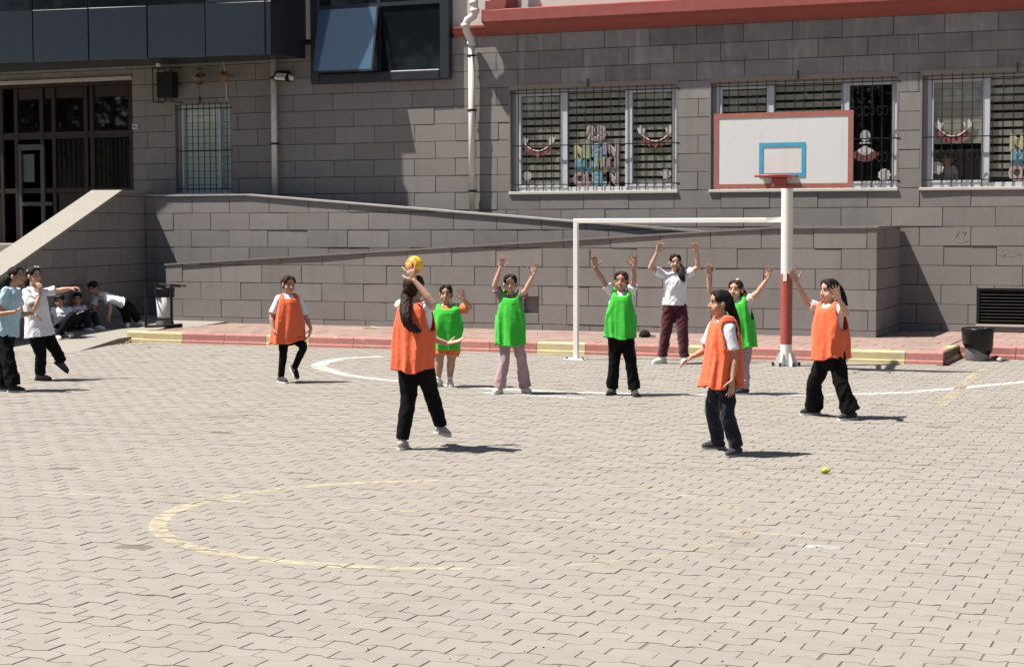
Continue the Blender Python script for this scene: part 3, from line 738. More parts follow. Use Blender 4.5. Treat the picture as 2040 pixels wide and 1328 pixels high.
# ------------------------------------------------------------------ entrance stairs with a sloping side wall
SA = radians(8); SU = Vector((sin(SA), -cos(SA), 0)); SO = Vector((-19.4, 28.0, 0)); SNr = Vector((cos(SA), sin(SA), 0))
def stf(u, z, d): p = SO+SU*u+SNr*d; return (p.x, p.y, z)
stairs = empty('entrance_stairs', 'pale stone entrance stairs with a sloping stone side wall at left', 'stairs', (-20, 26, 0))
ztop = 2.565; uT = .98; k_ = .345
sz = lambda u: ztop if u < uT else ztop-(u-uT)*k_
uE = uT+(ztop-.35)/k_
side = MB().prism([(-.9, -.02), (uE, -.02), (uE, .33), (uT, ztop-.03), (-.9, ztop-.03)], lambda a, b, d: stf(a, b, d), -.55, -.1)
sw = side.build('side_wall', MT['stone_dark'], stairs)
stone_wall(sw, stf, .004, uE, [.0]+[.26+.32*k for k in range(0, 8)]+[2.9], (), [(0, 1, ztop), (k_, 1, ztop+k_*uT)], joint0=.2)
def stair_cope(u0, u1, w0=-.6, w1=.025):
    m = MB(); v = []
    for u in (u0, u1): v += [stf(u, sz(u)+.001, w0), stf(u, sz(u)+.001, w1), stf(u, sz(u)+.05, w1), stf(u, sz(u)+.05, w0)]
    m.add(v, [(0, 1, 2, 3), (7, 6, 5, 4)]+[(j, j+4, (j+1) % 4+4, (j+1) % 4) for j in range(4)]); m.build('coping_slab', MT['marble'], stairs)
stair_cope(-.3, uT)
us = np.linspace(uT, uE, 7)
for a, b in zip(us[:-1], us[1:]): stair_cope(a+.002, b-.002)
zt_ = 1.6; n = 10
MB().prism([(-1.2, -.02), (1.0, -.02), (1.0, zt_), (-1.2, zt_)], lambda a, b, d: stf(a, b, d), -6, -.56).build('landing', MT['marble'], stairs)
for i in range(n):
    z1 = zt_-(i+1)*zt_/(n+1); u0 = 1.0+i*.42
    m = MB().prism([(u0, -.02), (u0+.42, -.02), (u0+.42, z1-.035), (u0+.435, z1-.035), (u0+.435, z1), (u0, z1)], lambda a, b, d: stf(a, b, d), -6, -.56)
    m.build('step', MT['marble'], stairs)

# ------------------------------------------------------------------ drainpipes and small fittings on the facade
def drainpipe(x, z0, z1, label, elbows):
    d = empty('drainpipe', label, 'drainpipe', (x, WY-.12, z0), 'drainpipes on the facade')
    MB().tube([(x, WY-.12, z0), (x, WY-.12, z1)], .058, 14).build('pipe', MT['pvc_old'], d, True)
    if elbows:
        y0 = WY-.12
        pts = [(x, y0, z1-.02), (x, y0, z1+.02), (x, y0-.03, z1+.1), (x-.02, y0-.16, z1+.22), (x-.03, y0-.2, z1+.32), (x+.02, y0-.2, z1+.42), (x+.13, y0-.2, z1+.48), (x+.16, y0-.2, z1+.58), (x+.14, y0-.2, z1+.72), (x+.18, y0-.2, z1+.86), (x+.3, y0-.2, z1+.93), (x+.5, y0-.2, z1+.95), (x+.55, y0-.2, z1+1.05), (x+.55, y0-.2, z1+2.2)]
        MB().tube(pts, .07, 14).build('elbow', MT['pvc_old'], d, True)
        for p in (pts[1], pts[4], pts[7], pts[8]): MB().tube([Vector(p)-Vector((0, 0, .035)), Vector(p)+Vector((0, 0, .035))], .08, 14).build('socket', MT['pvc_old'], d, True)
    for z in (z0+.42, (z0+z1)/2+.35, z1-.2) if elbows else (z0+1.0, z1-.35):
        MB().tube([(x, WY-.12, z-.02), (x, WY-.12, z+.02)], .066, 14).bar((x-.1, WY-.1, z), (x+.1, WY-.1, z), .02, .02).build('clamp', MT['iron'], d)
    return d
drainpipe(-17.05, 2.5, 5.1, 'plain white drainpipe under the right end of the blue glazed bay', False)
drainpipe(-12.92, 2.14, 5.2, 'white drainpipe with elbows bending around the red cornice', True)
p = on_y(328, 168, WY-.3)
sc = empty('speaker_cage', 'black loudspeaker in a wall cage above the narrow barred window', 'loudspeaker', (p[0], WY, p[2]))
x, z = p[0], p[2]
MB().bbox((x-.2, WY-.3, z-.26), (x+.16, WY-.06, z+.24), .02).build('cabinet', MT['iron'], sc)
for dx in (-.23, -.1, .05, .19): MB().bar((x+dx, WY-.36, z-.34), (x+dx, WY-.36, z+.32), .016, .016).build('bar', MT['iron'], sc)
for dz in (-.34, 0, .32): MB().bar((x-.24, WY-.37, z+dz), (x+.2, WY-.37, z+dz), .016, .016).bar((x-.23, WY-.37, z+dz), (x-.23, WY, z+dz), .016, .016).bar((x+.19, WY-.37, z+dz), (x+.19, WY, z+dz), .016, .016).build('rail', MT['iron'], sc)
MB().ell((x-.14, WY-.3, z+.38), (.05, .05, .05)).build('lamp', MT['lamp_glass'], sc, True)
def horn(px, py, label, ddir, size):
    p = on_y(px, py, WY-.22); h = empty('horn_speaker', label, 'loudspeaker', p, 'horn loudspeakers under the bay')
    d = Vector(ddir).normalized(); a, b = frame_of(d); P = Vector(p)
    pr = [(0.05, -.16), (.06, -.1), (.035, -.08), (.04, -.02), (.07, .05), (.12, .1), (.135, .105), (.11, .09), (.05, .0)]
    MB().tube([P+d*(t*size) for r, t in pr], [r*size for r, t in pr], 16).build('horn', MT['horn'], h, True)
    MB().ell(P+d*(.04*size), (.035*size,)*3).build('driver', MT['lamp_glass'], h, True)
    MB().bar(P-d*(.1*size), (P.x, WY, P.z+.02), .03, .02).build('bracket', MT['iron'], h); return h
horn(395, 152, 'tan horn loudspeaker pointing down, left of the pair under the bay', (.1, -.5, -.85), 1.0)
horn(450, 153, 'tan horn loudspeaker facing the yard, on a white conduit', (.1, -1, -.15), .85)
p0, p1, p2 = on_y(443, 113, WY-.02), on_y(449, 145, WY-.02), on_y(452, 200, WY-.02)
tag(MB().tube([p0, p1, p2], .012, 6).build('conduit', MT['pvc_old']), 'thin white cable conduit running past the horn loudspeaker', 'conduit')
p = on_y(560, 152, WY-.25); fl = empty('floodlight', 'small black floodlight with pale glass beside the plain drainpipe', 'floodlight', p)
P = Vector(p)
MB().bar(P+Vector((-.14, .02, .02)), P+Vector((.16, .02, -.0)), .2, .08, up=(0, -.7, .7)).build('housing', MT['iron'], fl)
MB().bar(P+Vector((-.1, -.03, -.0)), P+Vector((.12, -.03, -.02)), .13, .05, up=(0, -.7, .7)).build('lens', MT['lamp_glass'], fl)
MB().bar(P+Vector((.05, 0, -.06)), (P.x+.05, WY, P.z-.08), .04, .03).build('bracket', MT['iron'], fl)
MB().tube([P+Vector((.2, -.02, -.0)), P+Vector((.27, -.08, -.06))], [.03, .045], 10).build('sensor', MT['pvc_old'], fl)
p = on_y(269, 252, WY-.02)
sg = empty('number_plate', 'small white wall plate right of the dark entrance', 'plate', p)
MB().bbox((p[0]-.06, WY-.03, p[2]-.05), (p[0]+.06, WY-.004, p[2]+.05)).build('plate', MT['pvc'], sg)
MB().box((p[0]-.035, WY-.034, p[2]-.03), (p[0]-.005, WY-.03, p[2]+.025)).box((p[0]+.01, WY-.034, p[2]-.03), (p[0]+.04, WY-.03, p[2]+.0)).build('mark', MT['iron'], sg)

# ------------------------------------------------------------------ trees across the yard, mirrored in the glazing
MT['leaf'] = mat('tree_leaf', (.03, .046, .02), .7, noise=(2, .6, (.02, .032, .014)), trans=.08)
MT['bark'] = mat('tree_bark', (.12, .09, .07), .95, noise=(8, .5, (.07, .055, .045)))
def tree(x, y, h, seed):
    r = random.Random(seed); t = empty('tree', 'leafy tree across the yard, mirrored in the bay window glass', 'tree', (x, y, 0), 'trees mirrored in the glazing')
    m = MB().tube([(x, y, -.05), (x+.1, y, h*.25), (x-.05, y+.1, h*.5), (x, y, h*.8)], [.24, .19, .13, .04], 10)
    tips = []
    for i in range(14):
        z0 = h*r.uniform(.28, .72); a = r.uniform(0, 6.28); L = h*r.uniform(.16, .3)
        e = (x+L*cos(a), y+L*sin(a), z0+L*r.uniform(.4, .9)); m.tube([(x, y, z0), ((x+e[0])/2, (y+e[1])/2, z0+L*.3), e], [.08, .05, .02], 6); tips.append(e)
    m.build('trunk', MT['bark'], t)
    lv = MB(); tips.append((x, y, h*.85))
    for e in tips:
        for i in range(270):
            p = Vector(e)+Vector((r.gauss(0, 1), r.gauss(0, 1), r.gauss(0, .8)))*h*.075
            a = Vector((r.gauss(0, 1), r.gauss(0, 1), r.gauss(0, 1))).normalized(); b = a.orthogonal().normalized(); sz = r.uniform(.14, .27)
            lv.add([p-a*sz, p+b*sz*.5, p+a*sz, p-b*sz*.5], [(0, 1, 2, 3)])
    lv.build('crown', MT['leaf'], t, fix=False)
bwl = empty('reflection_blocker', 'long grey unseen wall added behind the trees to darken reflections in the glazing', 'wall', (-20, -23, 0))  # added out of view, tall enough to keep bright horizon sky off the panes
for i in range(20): MB().box((-72+5*i, -23.2, -.05), (-67.02+5*i, -23, 7.5)).build('wall_panel', MT['pave_plain'], bwl)
for i, (x, y, h) in enumerate(((-34, -10, 13), (-27, -16, 15), (-20, -13, 12.5), (-12, -18, 14.5), (-3, -14, 12), (6, -17, 14), (14, -12, 12), (-44, -3, 13), (-51, -8, 15), (-59, -13, 15))): tree(x, y, h, 40+i)

# ------------------------------------------------------------------ paper decorations on the windows
def pmat(n, c): return mat(n, c, .85, noise=(18, .4, tuple(min(1, v*1.25) for v in c)))
PC = {'pink': pmat('pink_paper', (.3, .22, .22)), 'yellow': pmat('yellow_paper', (.34, .32, .16)), 'green': pmat('green_paper', (.2, .29, .18)), 'blue': pmat('blue_paper', (.11, .26, .33)), 'violet': pmat('violet_paper', (.2, .2, .32)), 'white': pmat('white_paper', (.42, .4, .38)), 'red': pmat('red_paper', (.22, .07, .075)), 'grey': pmat('grey_paper', (.33, .31, .3)), 'maroon': pmat('maroon_paper', (.14, .06, .06))}
def text_mesh(ch, size, off, ext):
    c = bpy.data.curves.new('t', 'FONT'); c.body = ch; c.size = size; c.offset = off; c.extrude = ext; c.resolution_u = 3; c.align_x = 'CENTER'
    o = bpy.data.objects.new('t', c); TMP.collection.objects.link(o); TMP.view_layers[0].update()
    me = bpy.data.meshes.new_from_object(o.evaluated_get(TMP.view_layers[0].depsgraph)); bpy.data.objects.remove(o); return me
TMP = bpy.data.scenes.new('tmp')
def letters(xc, words, label, group=None, skip=None):
    yl = WY+.115
    t = empty('paper_letters', label, 'paper letters', (xc, yl, 2.7), 'paper letters on the windows')
    zs = [3.43, 3.12, 2.875, 2.63]
    for (word, cols), z in zip(words, zs):
        n = len(word); w = .155 if n > 2 else .19
        for i, (ch, cl) in enumerate(zip(word, cols)):
            x = xc+(i-(n-1)/2)*w
            for nm, off, mt, dy in (('letter_backing', .026, PC['white'], 0), ('letter', .011, PC[cl], -.006)):
                me = text_mesh(ch, .3, off, .002); me.materials.append(mt)
                o = bpy.data.objects.new(nm, me); COL.objects.link(o)
                o.matrix_world = Matrix.Translation((x, yl+dy, z+.02)) @ Matrix.Rotation(pi/2, 4, 'X') @ Matrix.Diagonal((1.0, 1.08, 1, 1))
                mw = o.matrix_world.copy(); o.parent = t; o.matrix_parent_inverse = Matrix.Translation(-Vector(t.location)); o.matrix_basis = mw
    return t
WORDS = [('23', ['pink', 'pink']), ('N\u0130SAN', ['yellow', 'green', 'blue', 'violet', 'pink']), ('KUTLU', ['blue', 'blue', 'green', 'yellow', 'pink']), ('OLSUN', ['pink', 'pink', 'blue', 'blue', 'pink'])]
letters(-10.6, WORDS, 'coloured paper letters reading 23 NISAN KUTLU OLSUN in the window nearest the downpipe')
letters(-3.05, WORDS, 'coloured paper letters cut off by the right edge of the photo')
def garland(xc, z, w, label):
    yl = WY+.112; t = empty('paper_garland', label, 'garland', (xc, yl, z), 'paper garlands on the windows')
    cv = lambda s: (xc+s*w/2, yl, z+.12*(s*s)-.05)
    MB().tube([cv(s) for s in np.linspace(-1, 1, 13)], .012, 5).build('string', PC['white'], t)
    for s in np.linspace(-.8, .8, 5):
        x, _, zz = cv(s); h = .065
        MB().prism([(x-h, zz), (x-h*.5, zz+.02), (x, zz), (x+h*.5, zz+.02), (x+h, zz), (x+h*.8, zz-.07), (x, zz-.12), (x-h*.8, zz-.07)], lambda a, b, d: (a, yl+d, b), -.004, 0.0).build('pennant', PC['red'], t)
    for s in (-1, 1):
        x, _, zz = cv(s)
        MB().prism([(x-s*.01, zz-.01), (x+s*.06, zz+.03), (x+s*.1, zz+.15), (x+s*.05, zz+.1), (x+s*.03, zz+.17), (x-s*.02, zz+.1), (x-s*.07, zz+.11), (x-s*.05, zz+.04)], lambda a, b, d: (a, yl+d, b), -.006, 0.002).build('dove', PC['white'], t)
garland(-11.72, 3.32, .5, 'red pennant garland held by two doves in the left sash beside the downpipe')
garland(-9.5, 3.45, .5, 'red pennant garland held by two doves in the sash nearest the backboard')
garland(-4.38, 3.42, .45, 'red pennant garland held by two doves on the half drawn blind')
def medal(x, z, r, label):
    yl = WY+.113; t = empty('paper_medallion', label, 'paper cutout', (x, yl, z), 'round paper cutouts on the windows')
    MB().prism([(x+r*(1+.08*cos(9*a))*cos(a), z+r*(1+.08*cos(9*a))*sin(a)) for a in np.linspace(0, 2*pi, 37)[:-1]], lambda a, b, d: (a, yl+d, b), -.004, 0).build('disc', PC['white'], t)
    MB().prism([(x+r*.7*cos(a), z+r*.75*sin(a)) for a in np.linspace(0, 2*pi, 19)[:-1]], lambda a, b, d: (a, yl+d, b), -.007, -.005).build('centre', PC['grey'], t)
medal(-11.93, 2.83, .085, 'round white paper cutout low in the left corner of the window by the downpipe')
medal(-9.3, 2.83, .085, 'round white paper cutout low beside the window frame left of the backboard')
medal(-5.5, 2.76, .1, 'round white paper cutout on the dark open pane right of the backboard')
medal(-4.63, 2.86, .1, 'round pinkish paper cutout in the dark lower part of the half blind pane')
x, z, yl = -5.82, 3.28, WY+.112
dl = empty('paper_doll', 'paper doll with white collar and fan skirt on the dark pane right of the backboard', 'paper cutout', (x, yl, z))
MB().prism([(x+.085*cos(a), z+.13+.1*sin(a)) for a in np.linspace(0, 2*pi, 15)[:-1]], lambda a, b, d: (a, yl+d, b), -.004, 0).build('head', PC['grey'], dl)
MB().prism([(x-.1, z), (x+.1, z), (x+.08, z+.025), (x-.08, z+.025)], lambda a, b, d: (a, yl+d, b), -.008, -.005).build('collar', PC['white'], dl)
fan = lambda r0, r1, a0, a1: [(x+r0*sin(a), z-.02-r0*cos(a)) for a in np.linspace(a0, a1, 9)]+[(x+r1*sin(a), z-.02-r1*cos(a)) for a in np.linspace(a1, a0, 9)]
MB().prism(fan(.02, .17, -1, 1), lambda a, b, d: (a, yl+d, b), -.004, 0).build('skirt', PC['white'], dl)
MB().prism(fan(.171, .28, -1, 1), lambda a, b, d: (a, yl+d, b), -.0045, -.0005).build('skirt_hem', PC['maroon'], dl)

# ------------------------------------------------------------------ goal and basketball hoop
GY = 23.4
goal = empty('goal_frame', 'white steel goal frame with its crossbar fixed to the basketball pole', 'goal', (-8.8, GY, 0))
MB().bbox((-8.863, GY-.033, .0), (-8.797, GY+.033, 1.969), .006).build('post', MT['white_steel'], goal)
MB().bbox((-8.863, GY-.033, 1.97), (-6.02, GY+.033, 2.035), .006).build('crossbar', MT['white_steel'], goal)
MB().add([(-6.019, GY-.032, 1.971), (-5.815, GY-.02, 1.975), (-5.815, GY+.02, 1.975), (-6.019, GY+.032, 1.971), (-6.019, GY-.032, 2.034), (-5.815, GY-.012, 2.05), (-5.815, GY+.012, 2.05), (-6.019, GY+.032, 2.034)], [(0,3,2,1),(4,5,6,7),(0,1,5,4),(1,2,6,5),(2,3,7,6),(3,0,4,7)]).build('flattened_end', MT['white_steel'], goal)
MB().bbox((-9.0, GY-.1, .002), (-8.68, GY+.1, .014), .003).build('base_plate', MT['white_steel'], goal)
for dx in (-.12, .13): MB().tube([(-8.83+dx, GY-.06, .014), (-8.83+dx, GY-.06, .04)], .016, 6).build('bolt', MT['rust'], goal)
HX = -5.74
hoop = empty('basketball_hoop', 'basketball backboard with blue target on a red and white pole', 'basketball hoop', (HX, GY, 0))
MB().tube([(HX, GY, 0), (HX, GY, .3)], .0795, 24).build('pole_foot', MT['white_steel'], hoop, False)
red = MB(); 
red.tube([(HX, GY, .3005), (HX, GY, 1.27)], .080, 24); red.build('pole_red_band', MT['red_steel'], hoop)
MB().tube([(HX, GY, 1.2705), (HX, GY, 2.95)], .079, 24).build('pole', MT['white_steel'], hoop)
MB().box((HX-.03, GY-.084, 1.17), (HX+.02, GY-.072, 1.269)).build('paint_patch', MT['white_steel'], hoop)
for a in range(6):
    t = a*pi/3+.3; c, s = cos(t), sin(t)
    MB().prism([(.08, .005), (.17, .005), (.17, .022), (.1, .18), (.08, .18)], lambda u, z, d, c=c, s=s: (HX+u*c-d*s, GY+u*s+d*c, z), -.006, .006).build('gusset', MT['white_steel'], hoop)
    MB().tube([(HX+.18*c, GY+.18*s, .0), (HX+.18*c, GY+.18*s, .055)], .017, 6).build('bolt', MT['rust'], hoop)
bX0, bX1, bZ0, bZ1, bY = -6.52, -4.66, 2.42, 3.42, 22.5
MB().bar((HX, GY, 2.88), (HX+.1, bY+.05, 2.88), .09, .09).bar((HX, GY, 2.5), (HX+.1, bY+.05, 2.62), .05, .05).build('arm', MT['white_steel'], hoop)
MB().bbox((bX0, bY, bZ0), (bX1, bY+.035, bZ1), .005).build('backboard', MT['board_white'], hoop)
bb = .062; yb = bY-.003
rb = MB().box((bX0, yb-.004, bZ0), (bX0+bb, yb, bZ1)).box((bX1-bb, yb-.004, bZ0), (bX1, yb, bZ1)).box((bX0+bb, yb-.004, bZ0), (bX1-bb, yb, bZ0+bb)).box((bX0+bb, yb-.004, bZ1-bb), (bX1-bb, yb, bZ1))
rb.build('border', MT['board_red'], hoop)
tx0, tx1, tz0, tz1, tw = -5.9, -5.28, 2.57, 3.02, .052
MB().box((tx0, yb-.004, tz0), (tx0+tw, yb, tz1)).box((tx1-tw, yb-.004, tz0), (tx1, yb, tz1)).box((tx0+tw, yb-.004, tz0), (tx1-tw, yb, tz0+tw)).box((tx0+tw, yb-.004, tz1-tw), (tx1-tw, yb, tz1)).build('target', MT['board_blue'], hoop)
RX = -5.62
MB().bbox((RX-.09, bY-.1, 2.43), (RX+.1, bY-.008, 2.56), .01).build('rim_bracket', MT['red_steel'], hoop)
ring = MB().tube([(RX+.235*cos(t), bY-.1-.235-.02+.235*sin(t), 2.575) for t in np.linspace(0, 2*pi, 33)], .014, 8, False).build('rim', MT['red_steel'], hoop, True)
MB().add([(RX-.24, bY-.12, 2.562), (RX+.24, bY-.12, 2.562), (RX+.24, bY-.008, 2.562), (RX-.24, bY-.008, 2.562), (RX-.24, bY-.12, 2.59), (RX+.24, bY-.12, 2.59), (RX+.24, bY-.008, 2.59), (RX-.24, bY-.008, 2.59)], [(0,3,2,1),(4,5,6,7),(0,1,5,4),(1,2,6,5),(2,3,7,6),(3,0,4,7)]).build('rim_plate', MT['red_steel'], hoop)

# ------------------------------------------------------------------ bins and litter
def crumple(o, A, k, seed=1, zmin=None):
    me = o.data; n = len(me.vertices); co = np.empty(n*3); me.vertices.foreach_get('co', co); co = co.reshape(-1, 3)
    r = np.random.default_rng(seed); d = np.zeros((n, 3))
    for i in range(6):
        q = r.normal(size=3)*k; ph = r.uniform(0, 6.28); d += np.outer(np.sin(co@q+ph), r.normal(size=3))*A/2.4
    co += d; me.vertices.foreach_set('co', co.ravel()); me.update()
def lathe_fine(c, prof, n, name, mt, parent, smooth=True):
    return MB().lathe(c, prof, n).build(name, mt, parent, smooth)
bp_ = on_z(318, 652, SW); c = (bp_[0], bp_[1], SW)
lb = empty('hanging_bin', 'white hanging bin in a black metal frame at the kerb end', 'bin', c)
xl, xr = c[0]-.2, c[0]+.25
for x, dy in ((xl, -.12), (xr, .0)):
    MB().tube([(x, c[1]+dy, SW+.0), (x, c[1]+dy, SW+.74)], .026, 10).build('leg', MT['iron'], lb)
MB().tube([(xl, c[1]-.12, SW+.02), (xr, c[1], SW+.04)], .026, 8).build('foot_rail', MT['iron'], lb)
MB().tube([(xr, c[1]-.2, SW+.03), (xr+.05, c[1]+.22, SW+.03)], .035, 8).build('foot', MT['iron'], lb)
MB().tube([(xl, c[1]-.12, SW+.74), (xl+.02, c[1]+.25, SW+.74), (xr+.1, c[1]+.3, SW+.72)], .02, 8).tube([(xr, c[1], SW+.74), (xr+.12, c[1]+.1, SW+.72)], .024, 8).build('top_rail', MT['iron'], lb)
bc = (c[0]+.0, c[1]+.16, SW+.16)
o = lathe_fine(bc, [(.12, 0), (.126, .03), (.155, .5)], 24, 'bucket', MT['white_plastic'], lb)
o = lathe_fine((bc[0], bc[1], bc[2]+.42), [(.157, -.0), (.17, -.05), (.178, 0.0), (.176, .08), (.182, .1), (.155, .11), (.12, .07)], 28, 'bag', MT['black_plastic'], lb); crumple(o, .012, 26, 4)
MB().box((bc[0]-.1, bc[1]-.12, SW+.002), (bc[0]+.12, bc[1]+.1, SW+.1)).build('base_block', MT['stone'], lb, tint=.5)
c = on_z(1950, 716, 0); c = (c[0], c[1]-.15, 0)
rb_ = empty('round_bin', 'grey plastic bin lined with a black bag beside the red kerb', 'bin', c)
lathe_fine(c, [(.155, 0), (.165, .02), (.207, .42), (.198, .43)], 28, 'bucket', MT['grey_plastic'], rb_)
pr = []
mbg = MB(); n_ = 36; pv = []; pf = []
zl = [.2, .26, .33, .40, .45, .47, .44]; rl = [.195, .203, .211, .218, .22, .206, .18]
for k, (r, z) in enumerate(zip(rl, zl)):
    for i in range(n_):
        a = 2*pi*i/n_; low = (.09*sin(a-.9)+.025*sin(3*a)) if k == 0 else (.05*sin(a-.6) if k == 1 else 0); jr = 1.03+.03*sin(6*a+1.3*k)+.022*sin(13*a+2.1*k)+.015*sin(23*a-3*k)
        pv.append((c[0]+r*jr*cos(a), c[1]+r*jr*sin(a), c[2]+z+low))
for k in range(len(zl)-1):
    for i in range(n_): pf.append((k*n_+i, k*n_+(i+1) % n_, (k+1)*n_+(i+1) % n_, (k+1)*n_+i))
mbg.add(pv, pf); o = mbg.build('bag', MT['black_plastic'], rb_, True, fix=False)
so = o.modifiers.new('s', 'SOLIDIFY'); so.thickness = .004
o = MB().ell((c[0], c[1], .395), (.172, .172, .03), 20, 8).build('rubbish', MT['black_plastic'], rb_, True); crumple(o, .02, 40, 5)
p = on_z(1645, 943, 0.0)
tb = MB().ell((p[0], p[1], .024), (.034, .026, .022), 14, 9).build('crushed_ball', MT['lime'], None, True); crumple(tb, .006, 70, 3); tag(tb, 'crushed lime yellow ball lying on the pavers', 'ball')
p = on_z(740, 655, SW)
wr = MB().add([(p[0]-.14, p[1]-.03, SW+.01), (p[0]-.02, p[1]-.04, SW+.04), (p[0]+.13, p[1]-.02, SW+.01), (p[0]+.12, p[1]+.05, SW+.012), (p[0], p[1]+.05, SW+.05), (p[0]-.13, p[1]+.04, SW+.012), (p[0]-.14, p[1]-.03, SW+.005), (p[0]-.02, p[1]-.04, SW+.03), (p[0]+.13, p[1]-.02, SW+.004), (p[0]+.12, p[1]+.05, SW+.006), (p[0], p[1]+.05, SW+.04), (p[0]-.13, p[1]+.04, SW+.006)], [(0,1,4,5),(1,2,3,4),(6,11,10,7),(7,10,9,8),(0,6,7,1),(1,7,8,2),(2,8,9,3),(3,9,10,4),(4,10,11,5),(5,11,6,0)]).build('wrapper', MT['wrapper'])
tag(wr, 'yellow wrapper dropped on the pink sidewalk', 'wrapper')
p = on_z(1995, 716, 0.03)
bt = MB().tube([(p[0]-.03, p[1]-.05, .03), (p[0]-.02, p[1], .032), (p[0]+.02, p[1]+.06, .03)], [.028, .034, .02], 10).build('plastic_bottle', MT['clear_bottle'], None, True); crumple(bt, .008, 50, 9)
tag(bt, 'crumpled clear bottle on the ground by the round bin', 'bottle')
lit = MB(); rl_ = random.Random(8)
for i in range(90):
    t = rl_.random(); q = on_z(222+55*t+rl_.gauss(0, 4), 682-8*t+rl_.gauss(0, 3), .02)
    s = rl_.uniform(.01, .03); a = rl_.uniform(0, 6.28)
    lit.add([(q[0]+s*cos(a+k*2.1)*(1+.3*k), q[1]+s*sin(a+k*2.1), .012+.02*rl_.random()+.01*k) for k in range(3)]+[(q[0], q[1], .004)], [(0, 1, 2), (0, 1, 3), (1, 2, 3), (2, 0, 3)])
tag(lit.build('leaf_litter', MT['leaf_litter']), kind='stuff')
deb = MB()
for i in range(130):
    u = rl_.uniform(-14, 0); q = on_z(rl_.uniform(20, 2020), 760+560*rl_.random()**1.3, 0); s = rl_.uniform(.003, .007)
    deb.ell((q[0], q[1], s*.4), (s, s*.7, s*.5), 6, 4)
tag(deb.build('grit', MT['rust']), kind='stuff')
p = on_z(1288, 672, SW); c = Vector((p[0], p[1]-.0, SW))
cap = empty('cap', 'black baseball cap lying on the sidewalk behind the goal', 'cap', c)
bk = mat('black_cap_cloth', (.006, .0055, .0055), .9)
cv = []; cf = []
nn, mm = 20, 7
for i in range(mm):
    t = i/(mm-1)*pi/2
    for j in range(nn):
        a = 2*pi*j/nn; cv.append((c.x-.03+.095*cos(t)*cos(a), c.y+.085*cos(t)*sin(a), c.z+.012+.11*sin(t)**.9))
for i in range(mm-1):
    for j in range(nn): cf.append((i*nn+j, i*nn+(j+1) % nn, (i+1)*nn+(j+1) % nn, (i+1)*nn+j))
o = mesh_obj('crown', cv, cf, bk, cap, True); q = o.modifiers.new('s', 'SOLIDIFY'); q.thickness = .004
bm_ = [(c.x+.04+.0, c.y-.075), (c.x+.1, c.y-.065), (c.x+.145, c.y-.03), (c.x+.15, c.y+.03), (c.x+.1, c.y+.065), (c.x+.04, c.y+.075)]
MB().prism(bm_, lambda a, b, d: (a, b, d+.03-.12*(a-c.x-.04)), c.z, c.z+.008).build('peak', bk, cap)
# ------------------------------------------------------------------ people
VL = TMP.view_layers[0]
RV, FV, ZV = Vector(_R0), Vector(_F0), Vector((0, 0, 1))
QUEUE = []
def remesh(name, v, f, voxel, smooth_it, material, parent, cloth=None, seed=0):
    me = bpy.data.meshes.new(name+'_src'); me.from_pydata([tuple(p) for p in v], [], f); me.update()
    o = bpy.data.objects.new(name+'_src', me); TMP.collection.objects.link(o)
    r = o.modifiers.new('r', 'REMESH'); r.mode = 'VOXEL'; r.voxel_size = voxel
    if smooth_it:
        s = o.modifiers.new('s', 'SMOOTH'); s.factor = .5; s.iterations = smooth_it
    QUEUE.append((o, name, material, parent, cloth, seed))
def folds(co, nr, amp, kx, kz, seed):
    r = np.random.default_rng(seed); d = np.zeros(len(co))
    for i in range(7):
        a = r.uniform(0, 2*pi); k = np.array([cos(a)*kx, sin(a)*kx, r.normal()*kz])*r.uniform(.6, 1.5)
        w = co + .03*np.sin(co[:, [1, 2, 0]]*r.uniform(8, 16)+r.uniform(0, 6, 3))
        s = np.sin(w@k+r.uniform(0, 6.28)); d += (1-np.abs(s))**2-.35
    return co + nr*(d*amp/2.2)[:, None]
def flush():
    VL.update(); dg = VL.depsgraph
    for o, name, material, parent, cloth, seed in QUEUE:
        me = bpy.data.meshes.new_from_object(o.evaluated_get(dg)); me.name = name
        n = len(me.vertices)
        if cloth and n:
            co = np.empty(n*3); me.vertices.foreach_get('co', co); co = co.reshape(-1, 3)
            nr = np.empty(n*3); me.vertex_normals.foreach_get('vector', nr); nr = nr.reshape(-1, 3)
            me.vertices.foreach_set('co', folds(co, nr, cloth[0], cloth[1], cloth[2], seed).ravel())
        me.materials.clear(); me.materials.append(material)
        me.polygons.foreach_set('use_smooth', [True]*len(me.polygons)); me.update()
        q = bpy.data.objects.new(name, me); COL.objects.link(q); wparent(q, parent)
        bpy.data.objects.remove(o)
    QUEUE.clear()
